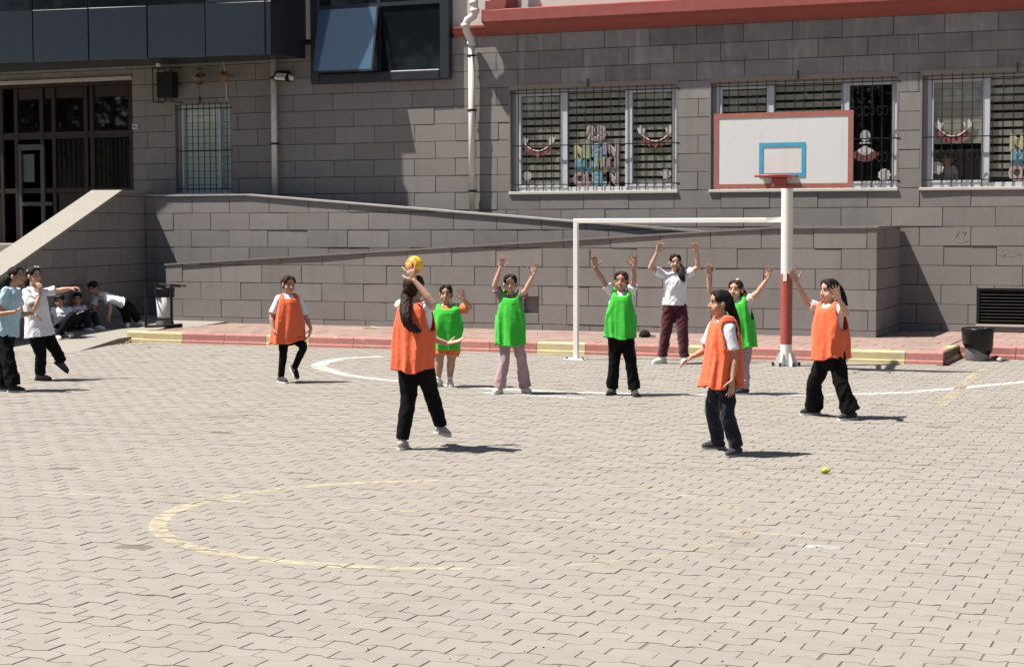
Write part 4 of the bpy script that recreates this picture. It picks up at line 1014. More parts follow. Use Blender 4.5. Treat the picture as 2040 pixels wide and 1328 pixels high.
class G:
    def __init__(s): s.v = []; s.f = []
    def add(s, vf):
        n = len(s.v); s.v += [Vector(p) for p in vf[0]]; s.f += [tuple(i+n for i in q) for q in vf[1]]
    def cap(s, pts, rad, n=12, steps=3):
        """tube with rounded ends"""
        pts = [Vector(p) for p in pts]; rad = list(rad) if hasattr(rad, '__len__') else [rad]*len(pts)
        d0 = (pts[0]-pts[1]).normalized(); d1 = (pts[-1]-pts[-2]).normalized()
        A = [(pts[0]+d0*rad[0]*sin(t), rad[0]*cos(t)) for t in np.linspace(pi/2*.97, .25, steps)]
        B = [(pts[-1]+d1*rad[-1]*sin(t), rad[-1]*cos(t)) for t in np.linspace(.25, pi/2*.97, steps)]
        s.add(tube_geo([p for p, r in A]+pts+[p for p, r in B], [r for p, r in A]+rad+[r for p, r in B], n))
    def ell(s, c, r, R=None, n=14, m=9): s.add(ell_geo(c, r, n, m, R))
    def loft(s, rings):
        """rings: (centre, side vec*a, front vec*b)"""
        n = 20; v = []; f = []
        for c, a, b in rings:
            for j in range(n):
                t = 2*pi*j/n; v.append(c+a*cos(t)+b*sin(t))
        for i in range(len(rings)-1):
            for j in range(n): f.append((i*n+j, i*n+(j+1) % n, (i+1)*n+(j+1) % n, (i+1)*n+j))
        f.append(tuple(range(n))[::-1]); f.append(tuple((len(rings)-1)*n+j for j in range(n)))
        s.add((v, f))
def bez(pts, n=5):
    out = []
    P = [Vector(p) for p in pts]
    for i in range(len(P)-1):
        p0, p1, p2, p3 = P[max(i-1, 0)], P[i], P[i+1], P[min(i+2, len(P)-1)]
        for k in range(n):
            t = k/n; out.append(.5*((2*p1)+(-p0+p2)*t+(2*p0-5*p1+4*p2-p3)*t*t+(-p0+3*p1-3*p2+p3)*t**3))
    return out+[P[-1]]
def cloth_mat(name, c, rough=.9, trans=0.0, sheen=.25, var=.25):
    return mat(name, c, rough, spec=.15, sheen=sheen, trans=trans, noise=(35, var, tuple(v*.8 for v in c)), bump=(17, .75 if trans else .4))
SKIN = {'a': mat('skin_light', (.50, .30, .215), .55, spec=.35, sss=.12, noise=(30, .3, (.44, .24, .17))),
        'b': mat('skin_tan', (.40, .225, .15), .55, spec=.35, sss=.12, noise=(30, .3, (.34, .18, .12)))}
HAIR = {'black': mat('black_hair', (.007, .0055, .005), .62, spec=.2, noise=(70, .5, (.013, .01, .009)), bump=(160, .5)),
        'brown': mat('brown_hair', (.018, .009, .006), .62, spec=.2, noise=(70, .6, (.045, .023, .014)), bump=(160, .5))}
C = {'orange': cloth_mat('orange_bib_mesh', (.9, .19, .08), .8, .28), 'green': cloth_mat('green_bib_mesh', (.065, .6, .06), .8, .28),
     'orange2': cloth_mat('orange_cotton', (.62, .17, .06)), 'white': cloth_mat('white_cotton', (.66, .66, .69)), 'ltblue': cloth_mat('pale_blue_cotton', (.34, .52, .6)),
     'black': cloth_mat('black_cotton', (.0045, .0045, .005), sheen=.0), 'navy': cloth_mat('navy_cotton', (.012, .015, .024), sheen=.1), 'maroon': cloth_mat('maroon_cotton', (.06, .011, .019)),
     'lilac': cloth_mat('lilac_cotton', (.36, .245, .275)), 'mauve': cloth_mat('mauve_cotton', (.2, .15, .155)), 'palepink': cloth_mat('pale_pink_cotton', (.62, .47, .45)),
     'shoe_white': cloth_mat('white_shoe', (.62, .6, .56), .6), 'shoe_black': cloth_mat('black_shoe', (.016, .015, .017), .6), 'shoe_navy': cloth_mat('dark_shoe', (.025, .024, .032), .6), 'shoe_grey': cloth_mat('grey_shoe', (.3, .28, .27), .6), 'shoe_brown': cloth_mat('brown_shoe', (.09, .07, .06), .6),
     'sole': mat('rubber_sole', (.6, .58, .54), .7), 'sole_dark': mat('dark_sole', (.03, .028, .027), .7),
     'eye': mat('eye_white', (.55, .52, .5), .3), 'iris': mat('dark_iris', (.012, .007, .005), .2), 'lip': mat('lips', (.34, .12, .1), .5), 'brow': mat('eyebrow', (.02, .013, .01), .9),
     'mouth': mat('mouth_inside', (.06, .015, .015), .6), 'teeth': mat('teeth', (.6, .57, .52), .4)}

def person(sp):
    k = sp.get('k', 1.0); bulk = sp.get('bulk', 1.0)
    gz = sp.get('gz', 0.0)
    if 'org' in sp: O = Vector(sp['org']); sc = F_PX/px_of(O)[2]; gx, gy = px_of(O)[:2]
    else:
        gx, gy = sp['g']; O = Vector(on_z(gx, gy, gz)); sc = F_PX/px_of(O)[2]
    def W(p, dep=0.0): return O+RV*((p[0]-gx)/sc)+ZV*((gy-p[1])/sc)+FV*dep
    def loc(v): return RV*v[0]+FV*v[1]+ZV*v[2]
    root = empty('person', sp['label'], 'person', O, sp.get('group'))
    skin = SKIN[sp.get('skin', 'b')]; hair = HAIR[sp.get('hair', 'black')]
    seed = sp.get('seed', int(gx))
    d0 = sp.get('dep', 0.0)
    phi = radians(sp['phi'])
    front0 = RV*sin(phi)-FV*cos(phi); side = -(RV*cos(phi)+FV*sin(phi))      # towards the person's right
    P = W(sp['pel'], d0); N = W(sp['neck'], d0+sp.get('lean', 0.0))+ZV*(.02*k)
    up = (N-P).normalized(); front = (front0-up*front0.dot(up)).normalized(); side = (side-up*side.dot(up)).normalized()
    sw = sp.get('sw', .148)*k*.9
    body = G()
    # torso
    TL = (N-P).length
    def ring(t, a, b, o=0.0): return (P+up*(TL*t)+front*o, side*(a*k*bulk), front*(b*k*(bulk**1.15)))
    tors = [(-.16, .06, .05, 0), (-.1, .1, .075, -.005), (.05, .128, .097, -.01), (.3, .118, .092, .004), (.55, .125, .096, .008), (.75, .14, .095, .004), (.9, .12, .075, -.004), (.985, .06, .055, -.008)]
    body.loft([ring(*r) for r in tors])
    # head
    hphi = radians(sp.get('hphi', sp['phi'])); hp = radians(sp.get('hpitch', 0)); hr = radians(sp.get('hroll', 0))
    f0 = RV*sin(hphi)-FV*cos(hphi); r0 = -(RV*cos(hphi)+FV*sin(hphi))
    hf = f0*cos(hp)+ZV*sin(hp); hu = ZV*cos(hp)-f0*sin(hp)
    hs_ = r0*cos(hr)+hu*sin(hr); hu = hu*cos(hr)-r0*sin(hr)
    HR = Matrix((hs_, hf, hu)).transposed(); hk = 1.03*k**.5*sp.get('hk', 1.0)
    H = W(sp['head'], d0+sp.get('lean', 0)+sp.get('hdep', 0.0))
    def hh(x, y, z): return H+HR@(Vector((x, y, z))*hk)
    def hr3(a, b, c): return (a*hk, b*hk, c*hk)
    body.cap([N-up*.03*k, N+(H-N)*.45, hh(0, -.015, -.03)], [.05*k, .043*k, .045*k])
    body.ell(hh(0, -.012, .03), hr3(.071, .088, .076), HR); body.ell(hh(0, .022, -.03), hr3(.057, .058, .074), HR)
    body.ell(hh(0, .048, -.082), hr3(.026, .024, .02), HR); body.ell(hh(.034, .046, -.04), hr3(.03, .026, .036), HR); body.ell(hh(-.034, .046, -.04), hr3(.03, .026, .036), HR)
    body.cap([hh(0, .078, .004), hh(0, .094, -.027)], [.007*hk, .0105*hk], 8); body.ell(hh(.01, .085, -.03), hr3(.008, .009, .007), HR); body.ell(hh(-.01, .085, -.03), hr3(.008, .009, .007), HR)
    body.ell(hh(0, .078, -.062), hr3(.022, .012, .013), HR)
    for s in (-1, 1): body.ell(hh(s*.074, -.008, -.012), hr3(.011, .02, .029), HR)
    # arms and hands
    armw = {}
    for key, sgn in (('R', 1), ('L', -1)):
        a = sp['arms'].get(key)
        if not a: continue
        Sh = N-up*(.035*k)+side*(sgn*sw)+ZV*(a.get('lift', 0)*k)
        if 'sh' in a: 
            q = W(a['sh']); dd = (Sh-O).dot(FV); Sh = W(a['sh'], dd+a.get('shd', 0))
        dS = (Sh-O).dot(FV)
        E = W(a['e'], dS+a.get('de', 0)); dE = (E-O).dot(FV)
        Wr = W(a['w'], dE+a.get('dw', 0)); dW = (Wr-O).dot(FV)
        Tp = W(a['t'], dW+a.get('dt', 0))
        body.cap([N-up*.06*k+side*(sgn*sw*.4), Sh, Sh+(E-Sh)*.45, E], [.038*k, .04*k*bulk**.5, .04*k*bulk, .031*k])
        body.cap([E, E+(Wr-E)*.3, Wr], [.03*k, .033*k*bulk**.7, .0195*k])
        armw[key] = (Sh, E, Wr)
        h = (Tp-Wr).normalized(); pn = loc(a.get('n', (0, -1, 0))); pn = (pn-h*pn.dot(h)).normalized(); th_ = h.cross(pn)*sgn
        hl = .158*k*sp.get('hand', .99); pl = hl*.47; pw = hl*.40
        curl = a.get('curl', .12); spread = a.get('spread', .1)
        for i, (fl, off) in enumerate(((.44, .42), (.49, .14), (.455, -.14), (.36, -.40))):
            base = Wr+h*pl*(.98 if i in (1, 2) else .92)+th_*(pw*off)
            body.cap([Wr+h*.006+th_*(pw*off*.55), base], [.0125*k, .0115*k], 8, 2)
            d = (h+th_*(spread*(1.5-i)*.9)).normalized(); p = base; r = .0085*k; ang = curl*.6
            for s_, ln in enumerate((.46, .30, .24)):
                ax = (d*cos(ang)+pn*sin(ang)).normalized(); q = p+ax*(hl*fl*1.12*ln); r2 = r*.91
                body.cap([p, q], [r, r2], 8, 2); p = q; r = r2; d = ax; ang = curl*1.5
        body.ell(Wr+h*pl*.5, (pw*.5, pl*.55, .013*k), Matrix((th_, h, pn)).transposed())
        tb_ = Wr+h*pl*.22+th_*pw*.42; d = (h*.62+th_*a.get('thumb', .85)+pn*.25).normalized()
        p1 = tb_+d*hl*.2; d2 = (d+h*.4+pn*curl).normalized(); p2 = p1+d2*hl*.17; p3 = p2+(d2+h*.3+pn*curl).normalized()*hl*.13
        body.cap([Wr+h*pl*.15+th_*pw*.2, tb_, p1, p2, p3], [.013*k, .0125*k, .0105*k, .0095*k, .0078*k], 8, 2)
    # legs
    legs = {}
    for key, sgn in (('R', 1), ('L', -1)):
        l = sp['legs'].get(key)
        if not l: continue
        Hp = P+side*(sgn*.07*k*bulk)-up*.03*k
        dH = (Hp-O).dot(FV)
        fphi = radians(l.get('phi', sp['phi'])); fp = radians(l.get('pitch', 0))
        if 'sole' in l:
            gs = Vector(on_z(l['sole'][0], l['sole'][1], gz)); A = gs+ZV*(.075*k)
        else: A = W(l['a'], dH+l.get('da', 0))
        dA = (A-O).dot(FV)
        K = W(l['k'], (dH+dA)/2+l.get('dk', -.03))
        tf0 = RV*sin(fphi)-FV*cos(fphi); tf = tf0*cos(fp)+ZV*sin(fp); tu = ZV*cos(fp)-tf0*sin(fp); ts = tf.cross(tu)
        lr = 1.0 if sp.get('pants', {}).get('hem', 1) <= .75 else .78
        body.cap([Hp, Hp+(K-Hp)*.35, K], [.07*k*bulk*lr, .07*k*bulk*lr, .046*k*bulk**.6*lr]); body.cap([K, K+(A-K)*.3, A], [.044*k*bulk**.6*lr, .046*k*bulk**.7*lr, .029*k])
        body.cap([A-tu*.02*k, A+tf*.1*k-tu*.045*k], [.03*k, .025*k], 10)
        legs[key] = (Hp, K, A, tf, tu, ts)
        # shoe
        FR = Matrix((ts, tf, tu)).transposed()
        sh = G(); c0 = A-tu*(.035*k)
        L_ = k*sp.get('foot', 1.0)
        sh.cap([c0-tf*.034*L_+tu*.007, c0+tf*.03*L_+tu*.004, c0+tf*.085*L_-tu*.006*k, c0+tf*.12*L_-tu*.012*k], [.036*k, .041*k, .037*k, .03*k])
        sh.cap([A+tu*.012*k-tf*.004, A-tu*.03*k], [.037*k, .038*k])
        for i in range(len(sh.v)):                       # flatten below the sole line
            dz = (sh.v[i]-A).dot(tu)
            if dz < -.058*k: sh.v[i] = sh.v[i]+tu*(-.058*k-dz)
        me = MB()
        sm = C[l.get('shoe', sp.get('shoe', 'shoe_white'))]
        root_shoe = bpy.data.objects.new('shoe', None)
        v = [tuple(p) for p in sh.v]
        so_ = MB().add(v, sh.f).build('shoe', sm, root, True)
        outl = [(-.033, -.055), (-.024, -.07), (0, -.076), (.024, -.07), (.033, -.055), (.034, .03), (.039, .085), (.036, .125), (.024, .147), (0, .155), (-.024, .147), (-.036, .125), (-.039, .085), (-.034, .03)]
        def fn(a_, b_, d_): q = A+ts*(a_*k)+tf*(b_*L_)+tu*d_; return tuple(q)
        MB().prism(outl, fn, -.0745*k, -.055*k).build('sole', C[sp.get('solec', 'sole')], so_)
        lace = MB()
        for q in range(3): 
            y_ = .035+.022*q; lace.bar(c0+tf*(y_*L_)+tu*(.034-.006*q)*k-ts*.018*k, c0+tf*(y_*L_)+tu*(.034-.006*q)*k+ts*.018*k, .007, .006)
        lace.build('lace', C[sp.get('lacec', 'shoe_white')], so_)
        if l.get('sock'): MB().tube([A+tu*.02*k, A+(K-A)*.12, A+(K-A)*.2], [.036*k, .034*k, .036*k], 14).build('sock', C['white'], root, True)
    remesh('body', body.v, body.f, .0056*k, 3, skin, root)
    # trousers
    if 'pants' in sp:
        t = sp['pants']; g = G()
        wf = t.get('w', (.088, .068, .062)); hemf = t.get('hem', 1.03)
        rr = [(-.27, .06, .05, 0), (-.17, .105, .085, 0), (-.08, .148, .115, -.008), (.05, .15, .118, -.008), (t.get('top', .2), .135, .105, 0)]
        g.loft([ring(*r) for r in rr])
        for key in legs:
            Hp, K, A, tf, tu, ts = legs[key]
            if hemf <= .75:
                E = Hp+(K-Hp)*(hemf*1.4); g.add(tube_geo(bez([Hp+up*.03, Hp+(E-Hp)*.5, E], 3), [wf[0]*k*bulk]*7, 16)); continue
            end = K+(A-K)*hemf
            pts = bez([Hp+up*.03*k, Hp+(K-Hp)*.5, K, K+(A-K)*.5, end], 4)
            m_ = len(pts)-1; rad = []
            for i in range(len(pts)):
                s_ = i/m_
                rad.append(k*(wf[0]+(wf[1]-wf[0])*min(1, s_*2) if s_ < .5 else wf[1]+(wf[2]-wf[1])*((s_-.5)*2)**1.3)*(bulk if s_ < .5 else bulk**.5))
            g.add(tube_geo(pts, rad, 18))
        o_ = sp['pants']
        remesh('shorts' if hemf <= .75 else 'trousers', g.v, g.f, .0105*k, 2, C[t['c']], root, (t.get('fold', .010), 26, 16), seed)
    # shirt
    if 'shirt' in sp:
        t = sp['shirt']; g = G(); loose = t.get('loose', .006 if 'bib' in sp else .018)
        hem = t.get('hem', -.02 if 'bib' in sp else -.2); sq = .84 if 'bib' in sp else 1.0
        rr = [(hem, (.15+loose+t.get('flare', 0))*sq, (.115+loose*1.2+t.get('flare', 0))*sq, 0), (.05, (.146+loose+t.get('flare', 0)*.6)*sq, (.112+loose*1.1)*sq, 0), (.3, .13+loose, .1+loose, .004), (.55, .133+loose, .106+loose, .008), (.75, .146+loose*.6, .104+loose*.7, .004), (.9, .136, .092, -.004), (.99, .085, .07, -.006), (1.03, .06, .056, -.006)]
        g.loft([ring(*r) for r in rr])
        for key, (Sh, E, Wr) in armw.items():
            fr = t.get('sl', .62); e2 = Sh+(E-Sh)*fr; sgn = 1 if key == 'R' else -1
            g.cap([N-up*.06*k+side*(sgn*sw*.4), Sh], [.05*k, .052*k])
            g.add(tube_geo([Sh-(E-Sh)*.1, Sh+(E-Sh)*.1, Sh+(e2-Sh)*.6, e2], [.046*k, .052*k*bulk**.6, .055*k*bulk, .06*k*bulk], 16))
        remesh('shirt', g.v, g.f, .0105*k, 2, C[t['c']], root, (.002 if 'bib' in sp else t.get('fold', .009), 24, 14), seed+1)
        if t.get('collar'):
            m = MB(); nk = N+up*.012*k
            cc = [nk+side*(.056*k*cos(a))+front*(.054*k*sin(a)-.004)+up*(.004*k-.03*k*max(0, sin(a))) for a in np.linspace(pi/2+.25, pi/2+2*pi-.25, 20)]
            m.tube(cc, .0095*k, 8).build('collar', C[t['c'] if t['collar'] is True else t['collar']], root, True)
    # bib
    if 'bib' in sp:
        t = sp['bib']; hemc = W(t['hem'], d0+t.get('dd', 0)); HW, HD = t['w']/2-.026, t.get('d', .17)-.026
        col = C[t['c']]; n = 96; rows = []
        chest = P+up*TL*.72
        rg = np.random.default_rng(seed+5); ph = rg.uniform(0, 6.28, 4)
        st = [(1.0, None)]
        # vertical stations: neck, shoulder, arm pit, then down to the hem
        sta = [(N+up*.012*k, .078, .066, 0.0), (N+up*.004*k, .105*bulk, .085*bulk, 0.03), (N-up*.03*k, t.get('sh', .142)*bulk, .108*bulk, .1), (N-up*.08*k, (t.get('sh', .142)+.008)*bulk, .124*bulk, .18), (P+up*TL*.6, min(.178*bulk, max(.16*bulk, HW*.84/k)), .132*bulk, .35), (P+up*TL*.35, min(.2*bulk, max(.165*bulk, HW*.92/k)), .138*bulk, .55)]
        keyp = [(q, a*k, b*k, u) for q, a, b, u in sta]
        for s_ in (.33, .66, 1.0):
            base = P+up*TL*.35; q = base+(hemc-base)*s_; a0, b0_ = keyp[5][1], keyp[5][2]
            keyp.append((q, a0+(HW-a0)*s_, b0_+(HD-b0_)*s_, .55+.45*s_))
        fine = []
        for i in range(len(keyp)-1):
            for s_ in np.linspace(0, 1, 6, endpoint=False):
                A_, B_ = keyp[i], keyp[i+1]; s2_ = s_
                fine.append((A_[0].lerp(B_[0], s2_), A_[1]+(B_[1]-A_[1])*s2_, A_[2]+(B_[2]-A_[2])*s2_, A_[3]+(B_[3]-A_[3])*s2_, i+s_))
        A_ = keyp[-1]; fine.append((A_[0], A_[1], A_[2], 1.0, len(keyp)-1.0))
        v = []; f = []; ns = 2.4
        cr_ = []
        for q_ in range(9):
            t0_ = rg.uniform(.15, .85)*pi*(1 if q_ % 3 else -1); cr_.append((t0_, t0_+rg.uniform(-.5, .5), rg.uniform(.1, .3), rg.uniform(.45, .95), rg.uniform(.05, .1), rg.uniform(.005, .013)))
        nn_ = (5, 8, 13); sh_ = rg.uniform(-1.2, 1.2, 3)
        for q, a, b, u, idx in fine:
            for j in range(n):
                t_ = 2*pi*j/n; c_, s_ = cos(t_), sin(t_)
                ca = math.copysign(abs(c_)**(2/ns), c_); sa_ = math.copysign(abs(s_)**(2/ns), s_)
                amp = .002+.04*max(0, u-.12)**1.05
                wv = 0
                for m_, (nf, w_) in enumerate(zip(nn_, (1.0, .8, .4))):
                    y_ = abs(sin(nf*t_/2+ph[m_]+sh_[m_]*u)); wv += w_*((1-y_)**1.4-.06)
                wv *= amp
                for (ta, tb2, ua, ub, wd, am) in cr_:
                    if ua-.1 < u < ub+.1:
                        f_ = min(1, max(0, (u-ua)/(ub-ua))); dt = (t_-(ta+(tb2-ta)*f_)+pi) % (2*pi)-pi
                        wv += am*math.exp(-(dt/(wd*2.2))**2)*sin(pi*min(1, max(0, (u-ua+.1)/(ub-ua+.2))))
                sag = 0.0
                if idx < 2.01: sag = -(t.get('scoop', .06)*max(0, s_)**3+.01*max(0, -s_)**3)*k*(1-idx/2.6)
                if idx < 4: sag += t.get('lift', .02)*k*c_*c_*(1-idx/4)
                hemw = (.012*sin(3*t_+ph[3])+.006*sin(7*t_+ph[1])+t.get('tilt', 0)*c_*HW) if u > .9 else 0
                v.append(q+side*((a+wv)*ca)+front*((b+wv)*sa_)+up*sag+ZV*hemw)
        nr_ = len(fine)
        for i in range(nr_-1):
            for j in range(n):
                t_ = 2*pi*(j+.5)/n; idx = fine[i][4]
                lat = abs(cos(t_))
                hole = False
                if 2.0 <= idx < 4.2:
                    w_ = (idx-2.0)/2.2; lim = .86+.10*abs(w_-.4)*1.4
                    hole = lat > lim
                if not hole: f.append((i*n+j, i*n+(j+1) % n, (i+1)*n+(j+1) % n, (i+1)*n+j))
        o = mesh_obj('bib', v, f, col, root, True)
        so = o.modifiers.new('t', 'SOLIDIFY'); so.thickness = .0035; so.offset = 1
                # stitched hem band
        m = MB(); hp_ = [v[(nr_-1)*n+j]+ZV*.012 for j in range(n)]; m.tube(hp_+[hp_[0]], .0035, 5, False).build('hem_band', col, o, True)
    # hair
    g = G()
    g.ell(hh(0, -.022, .036), hr3(.079, .09, .078), HR); g.ell(hh(0, -.05, -.015), hr3(.066, .052, .062), HR)
    g.ell(hh(.028, .012, .079), hr3(.042, .055, .03), HR); g.ell(hh(-.028, .012, .079), hr3(.042, .055, .03), HR)
    g.ell(hh(.058, .012, .045), hr3(.022, .05, .04), HR); g.ell(hh(-.058, .012, .045), hr3(.022, .05, .04), HR)
    if sp.get('short'): g.ell(hh(0, .055, .075), hr3(.055, .04, .025), HR)
    remesh('hair', g.v, g.f, .008, 3, hair, root, (.0022, 90, 20), seed+2)
    for t in sp.get('tails', []):
        pts = [W(p[:2], (H-O).dot(FV)+p[2]) for p in t['p']]
        if t.get('from_head', True): pts = [hh(*t.get('at', (0, -.1, .02)))]+pts
        pp = bez(pts, 6); m_ = len(pp)
        g = G(); r0_ = t.get('r', .03)
        rad = [r0_*(.55+.75*sin(pi*min(1, .12+i/(m_-1)*.88))**.7) for i in range(m_)]
        g.cap(pp, rad, 12)
        remesh('ponytail', g.v, g.f, .008, 1, hair, root, (.008, 70, 20), seed+3)
        if t.get('tie'): 
            q = pp[2]; MB().ell(q, (.03, .03, .022), 10, 7).build('hair_tie', C[t['tie']], root, True)
    for (x_, y_, z_, r_, c_) in sp.get('clips', []):
        MB().ell(hh(x_, y_, z_), (r_*1.6, r_, r_), 10, 6, HR).build('hair_clip', C[c_], root, True)
    # face
    SURF = (((0, -.012, .03), (.071, .088, .076)), ((0, .022, -.03), (.057, .058, .074)), ((.034, .046, -.04), (.03, .026, .036)), ((-.034, .046, -.04), (.03, .026, .036)), ((0, .078, -.062), (.022, .012, .013)), ((0, .048, -.082), (.026, .024, .02)))
    def sf(x, z):
        best = .0
        for c, r in SURF:
            q = 1-((x-c[0])/r[0])**2-((z-c[2])/r[2])**2
            if q > 0: best = max(best, c[1]+r[1]*sqrt(q))
        return best
    for s in (-1, 1):
        ex_ = .0295; ey = sf(ex_, 0)-.0055
        e = MB(); e.ell(hh(s*ex_, ey, .0), hr3(.0145, .0078, .0075), 12, 8, HR, 0); e.ell(hh(s*ex_, ey+.0038, -.0003), hr3(.0078, .0048, .0074), 10, 7, HR, 1)
        e.tube([hh(s*ex_+x_*.0155, max(sf(s*ex_+x_*.0155, .006), ey+.004)+.0008, .0068-.0045*x_*x_) for x_ in (-1, -.5, 0, .5, 1)], .0024*hk, 5, True, 1)
        e.build('eye', [C['eye'], C['iris']], root, True)
        MB().tube([hh(s*(.011+.036*q), sf(.011+.036*q, .02)+.0002, .0195+.006*sin(pi*q*.8)) for q in np.linspace(0, 1, 6)], [.0018*hk, .003*hk, .0034*hk, .0032*hk, .0026*hk, .0014*hk], 6).build('eyebrow', C['brow'], root, True)
    mo = sp.get('mouth', 0.0); m = MB()
    if mo > 0:
        m.ell(hh(0, .0855, -.063), hr3(.019, .006, .005+.006*mo), 12, 7, HR, 1); m.ell(hh(0, .0875, -.0605), hr3(.015, .0052, .0035), 10, 6, HR, 2)
    m.tube([hh(x_*.021, sf(x_*.021, -.0585)+.0008, -.0575+.006*mo+.003*abs(x_)) for x_ in np.linspace(-1, 1, 7)], [.0012, .0025, .003, .0026, .003, .0025, .0012], 6, True, 0)
    m.tube([hh(x_*.019, sf(x_*.019, -.0655)+.0006, -.0655-.008*mo+.004*abs(x_)) for x_ in np.linspace(-1, 1, 7)], [.0012, .0026, .0035, .0038, .0035, .0026, .0012], 6, True, 0)
    m.build('mouth', [C['lip'], C['mouth'], C['teeth']], root, True)
    return root, dict(W=W, hh=hh, arms=armw, O=O, sc=sc)

FWD = (0, -1, .05)
person(dict(label='girl in pale blue tee and black wide trousers leaning forward at the left edge', g=(22, 780), phi=75, hphi=72, hpitch=4, head=(33, 550), neck=(23, 577), pel=(10, 660), k=1.0, dep=.1,
    arms={'R': dict(e=(3, 625), de=-.05, w=(37, 620), dw=-.02, t=(56, 609), n=(0, -.2, 1), curl=.35), 'L': dict(e=(34, 629), de=.0, w=(55, 626), dw=.05, t=(70, 634), dt=.02, n=(-.3, -.3, -1), curl=.5)},
    legs={'R': dict(k=(20, 717), sole=(27, 781), phi=80), 'L': dict(k=(3, 717), sole=(4, 778), phi=75)}, pants=dict(c='black', w=(.095, .085, .1), hem=.99), shirt=dict(c='ltblue', hem=-.1, loose=.032), shoe='shoe_black',
    tails=[dict(p=[(12, 560, 0), (-2, 585, .02), (-14, 600, .0)], r=.05, at=(0, -.07, .0))], skin='b'))
person(dict(label='girl in white polo pointing with one arm, her back foot lifted', g=(80, 758), phi=65, hphi=62, head=(69, 549), neck=(66, 577), pel=(78, 660), k=1.0, bulk=1.12, dep=.05,
    arms={'R': dict(e=(78, 615), de=-.1, w=(90, 582), dw=.06, t=(87, 562), n=(-.6, .6, .2), curl=.5), 'L': dict(sh=(84, 583), e=(111, 580), de=.06, w=(134, 576), dw=.02, t=(152, 573), n=(.2, 0, -1), curl=.75)},
    legs={'R': dict(k=(84, 706), sole=(80, 758), phi=88), 'L': dict(k=(104, 696), dk=-.02, a=(114, 723), da=.12, phi=85, pitch=-38)}, pants=dict(c='black', w=(.092, .072, .068), hem=.98), shirt=dict(c='white', hem=-.12, loose=.028, flare=.015, collar=True, sl=.75), shoe='shoe_brown', solec='sole_dark', lacec='shoe_brown',
    tails=[dict(p=[(57, 560, 0), (56, 572, .0)], r=.035, at=(0, -.07, -.02))], clips=[(-.03, .05, .105, .012, 'shoe_white'), (.02, .05, .108, .012, 'shoe_white'), (-.07, -.02, .06, .012, 'shoe_white'), (.07, -.03, .06, .012, 'shoe_white')], skin='a', mouth=0))
GZL = .09
person(dict(label='boy in white polo sitting on the ground, nearest the pointing girl', g=(130, 670), gz=GZL, phi=35, hphi=-5, hpitch=-14, head=(119, 599), neck=(120, 615), pel=(122, 655), lean=.05, k=1.0, short=True,
    arms={'R': dict(e=(108, 634), de=-.03, w=(109, 658), dw=-.03, t=(112, 672), n=(0, 0, -1)), 'L': dict(e=(140, 634), de=-.06, w=(152, 625), dw=-.1, t=(160, 622), n=(0, 0, -1))},
    legs={'R': dict(k=(153, 626), dk=-.05, a=(126, 665), da=-.3, phi=30), 'L': dict(k=(159, 624), dk=.02, a=(138, 660), da=-.15, phi=50)}, pants=dict(c='black', w=(.088, .07, .062)), shirt=dict(c='white', collar=True, hem=-.1), skin='b'))
person(dict(label='boy sitting behind the other seated boy against the stair wall', g=(170, 656), gz=.14, phi=30, hphi=10, head=(151, 596), neck=(150, 613), pel=(152, 647), dep=.15, k=.98, short=True,
    arms={'R': dict(e=(143, 632), de=.0, w=(156, 638), dw=-.1, t=(166, 636), n=(0, 0, -1)), 'L': dict(e=(165, 630), de=-.02, w=(174, 622), dw=-.1, t=(182, 620), n=(0, 0, -1))},
    legs={'R': dict(k=(176, 623), dk=-.05, a=(178, 652), da=-.25, phi=60), 'L': dict(k=(181, 622), dk=.02, a=(194, 649), da=-.15, phi=70)}, pants=dict(c='navy', w=(.088, .07, .062)), shirt=dict(c='white', collar=True, hem=-.1), skin='b'))
person(dict(label='boy in white shirt and black trousers bending down on one hand in the shade', g=(250, 649), gz=.17, phi=-40, hphi=-25, hpitch=-28, head=(191, 572), neck=(203, 588), pel=(243, 602), lean=-.15, k=1.0, bulk=1.15, short=True, sw=.15,
    arms={'R': dict(sh=(191, 593), e=(189, 616), de=-.05, w=(191, 640), dw=-.02, t=(190, 652), n=(0, 0, -1)), 'L': dict(sh=(218, 588), e=(229, 610), de=-.06, w=(227, 627), dw=-.04, t=(225, 638), n=(0, .5, -.3), curl=.9)},
    legs={'R': dict(k=(251, 622), dk=-.06, a=(255, 642), da=-.1, phi=10), 'L': dict(k=(264, 622), dk=.05, a=(272, 640), da=.2, phi=60)}, pants=dict(c='black', w=(.095, .075, .062), top=.42), shirt=dict(c='white', collar=True, hem=-.05, flare=.02), skin='b'))
person(dict(label='girl in orange bib and black leggings stepping at left, arms low', g=(565, 763), phi=18, hphi=32, hpitch=-6, hroll=3, head=(575, 567), neck=(574.5, 592), pel=(574, 668), k=.97, sw=.135, dep=.1,
    arms={'R': dict(e=(541, 632), de=-.03, w=(547, 655), dw=-.07, t=(551, 670), n=(1, .2, 0), curl=.3), 'L': dict(e=(609, 636), de=.04, w=(618, 656), dw=-.02, t=(615, 668), n=(-.9, .2, -.3), curl=.35)},
    legs={'R': dict(k=(564, 706), sole=(560, 762), phi=38), 'L': dict(k=(604, 691), dk=-.12, a=(582, 735), da=.15, phi=35, pitch=-38)}, pants=dict(c='black', w=(.075, .054, .042), hem=1.0, fold=.004), shirt=dict(c='white', sl=.8, collar='white'), bib=dict(c='orange', hem=(571, 682), w=.44, d=.17, tilt=-.14, scoop=.1), shoe='shoe_black', skin='b', hair='brown', tails=[dict(p=[(563, 560, .05), (562, 572, .06)], r=.026, at=(0, -.09, .0))], mouth=.2))
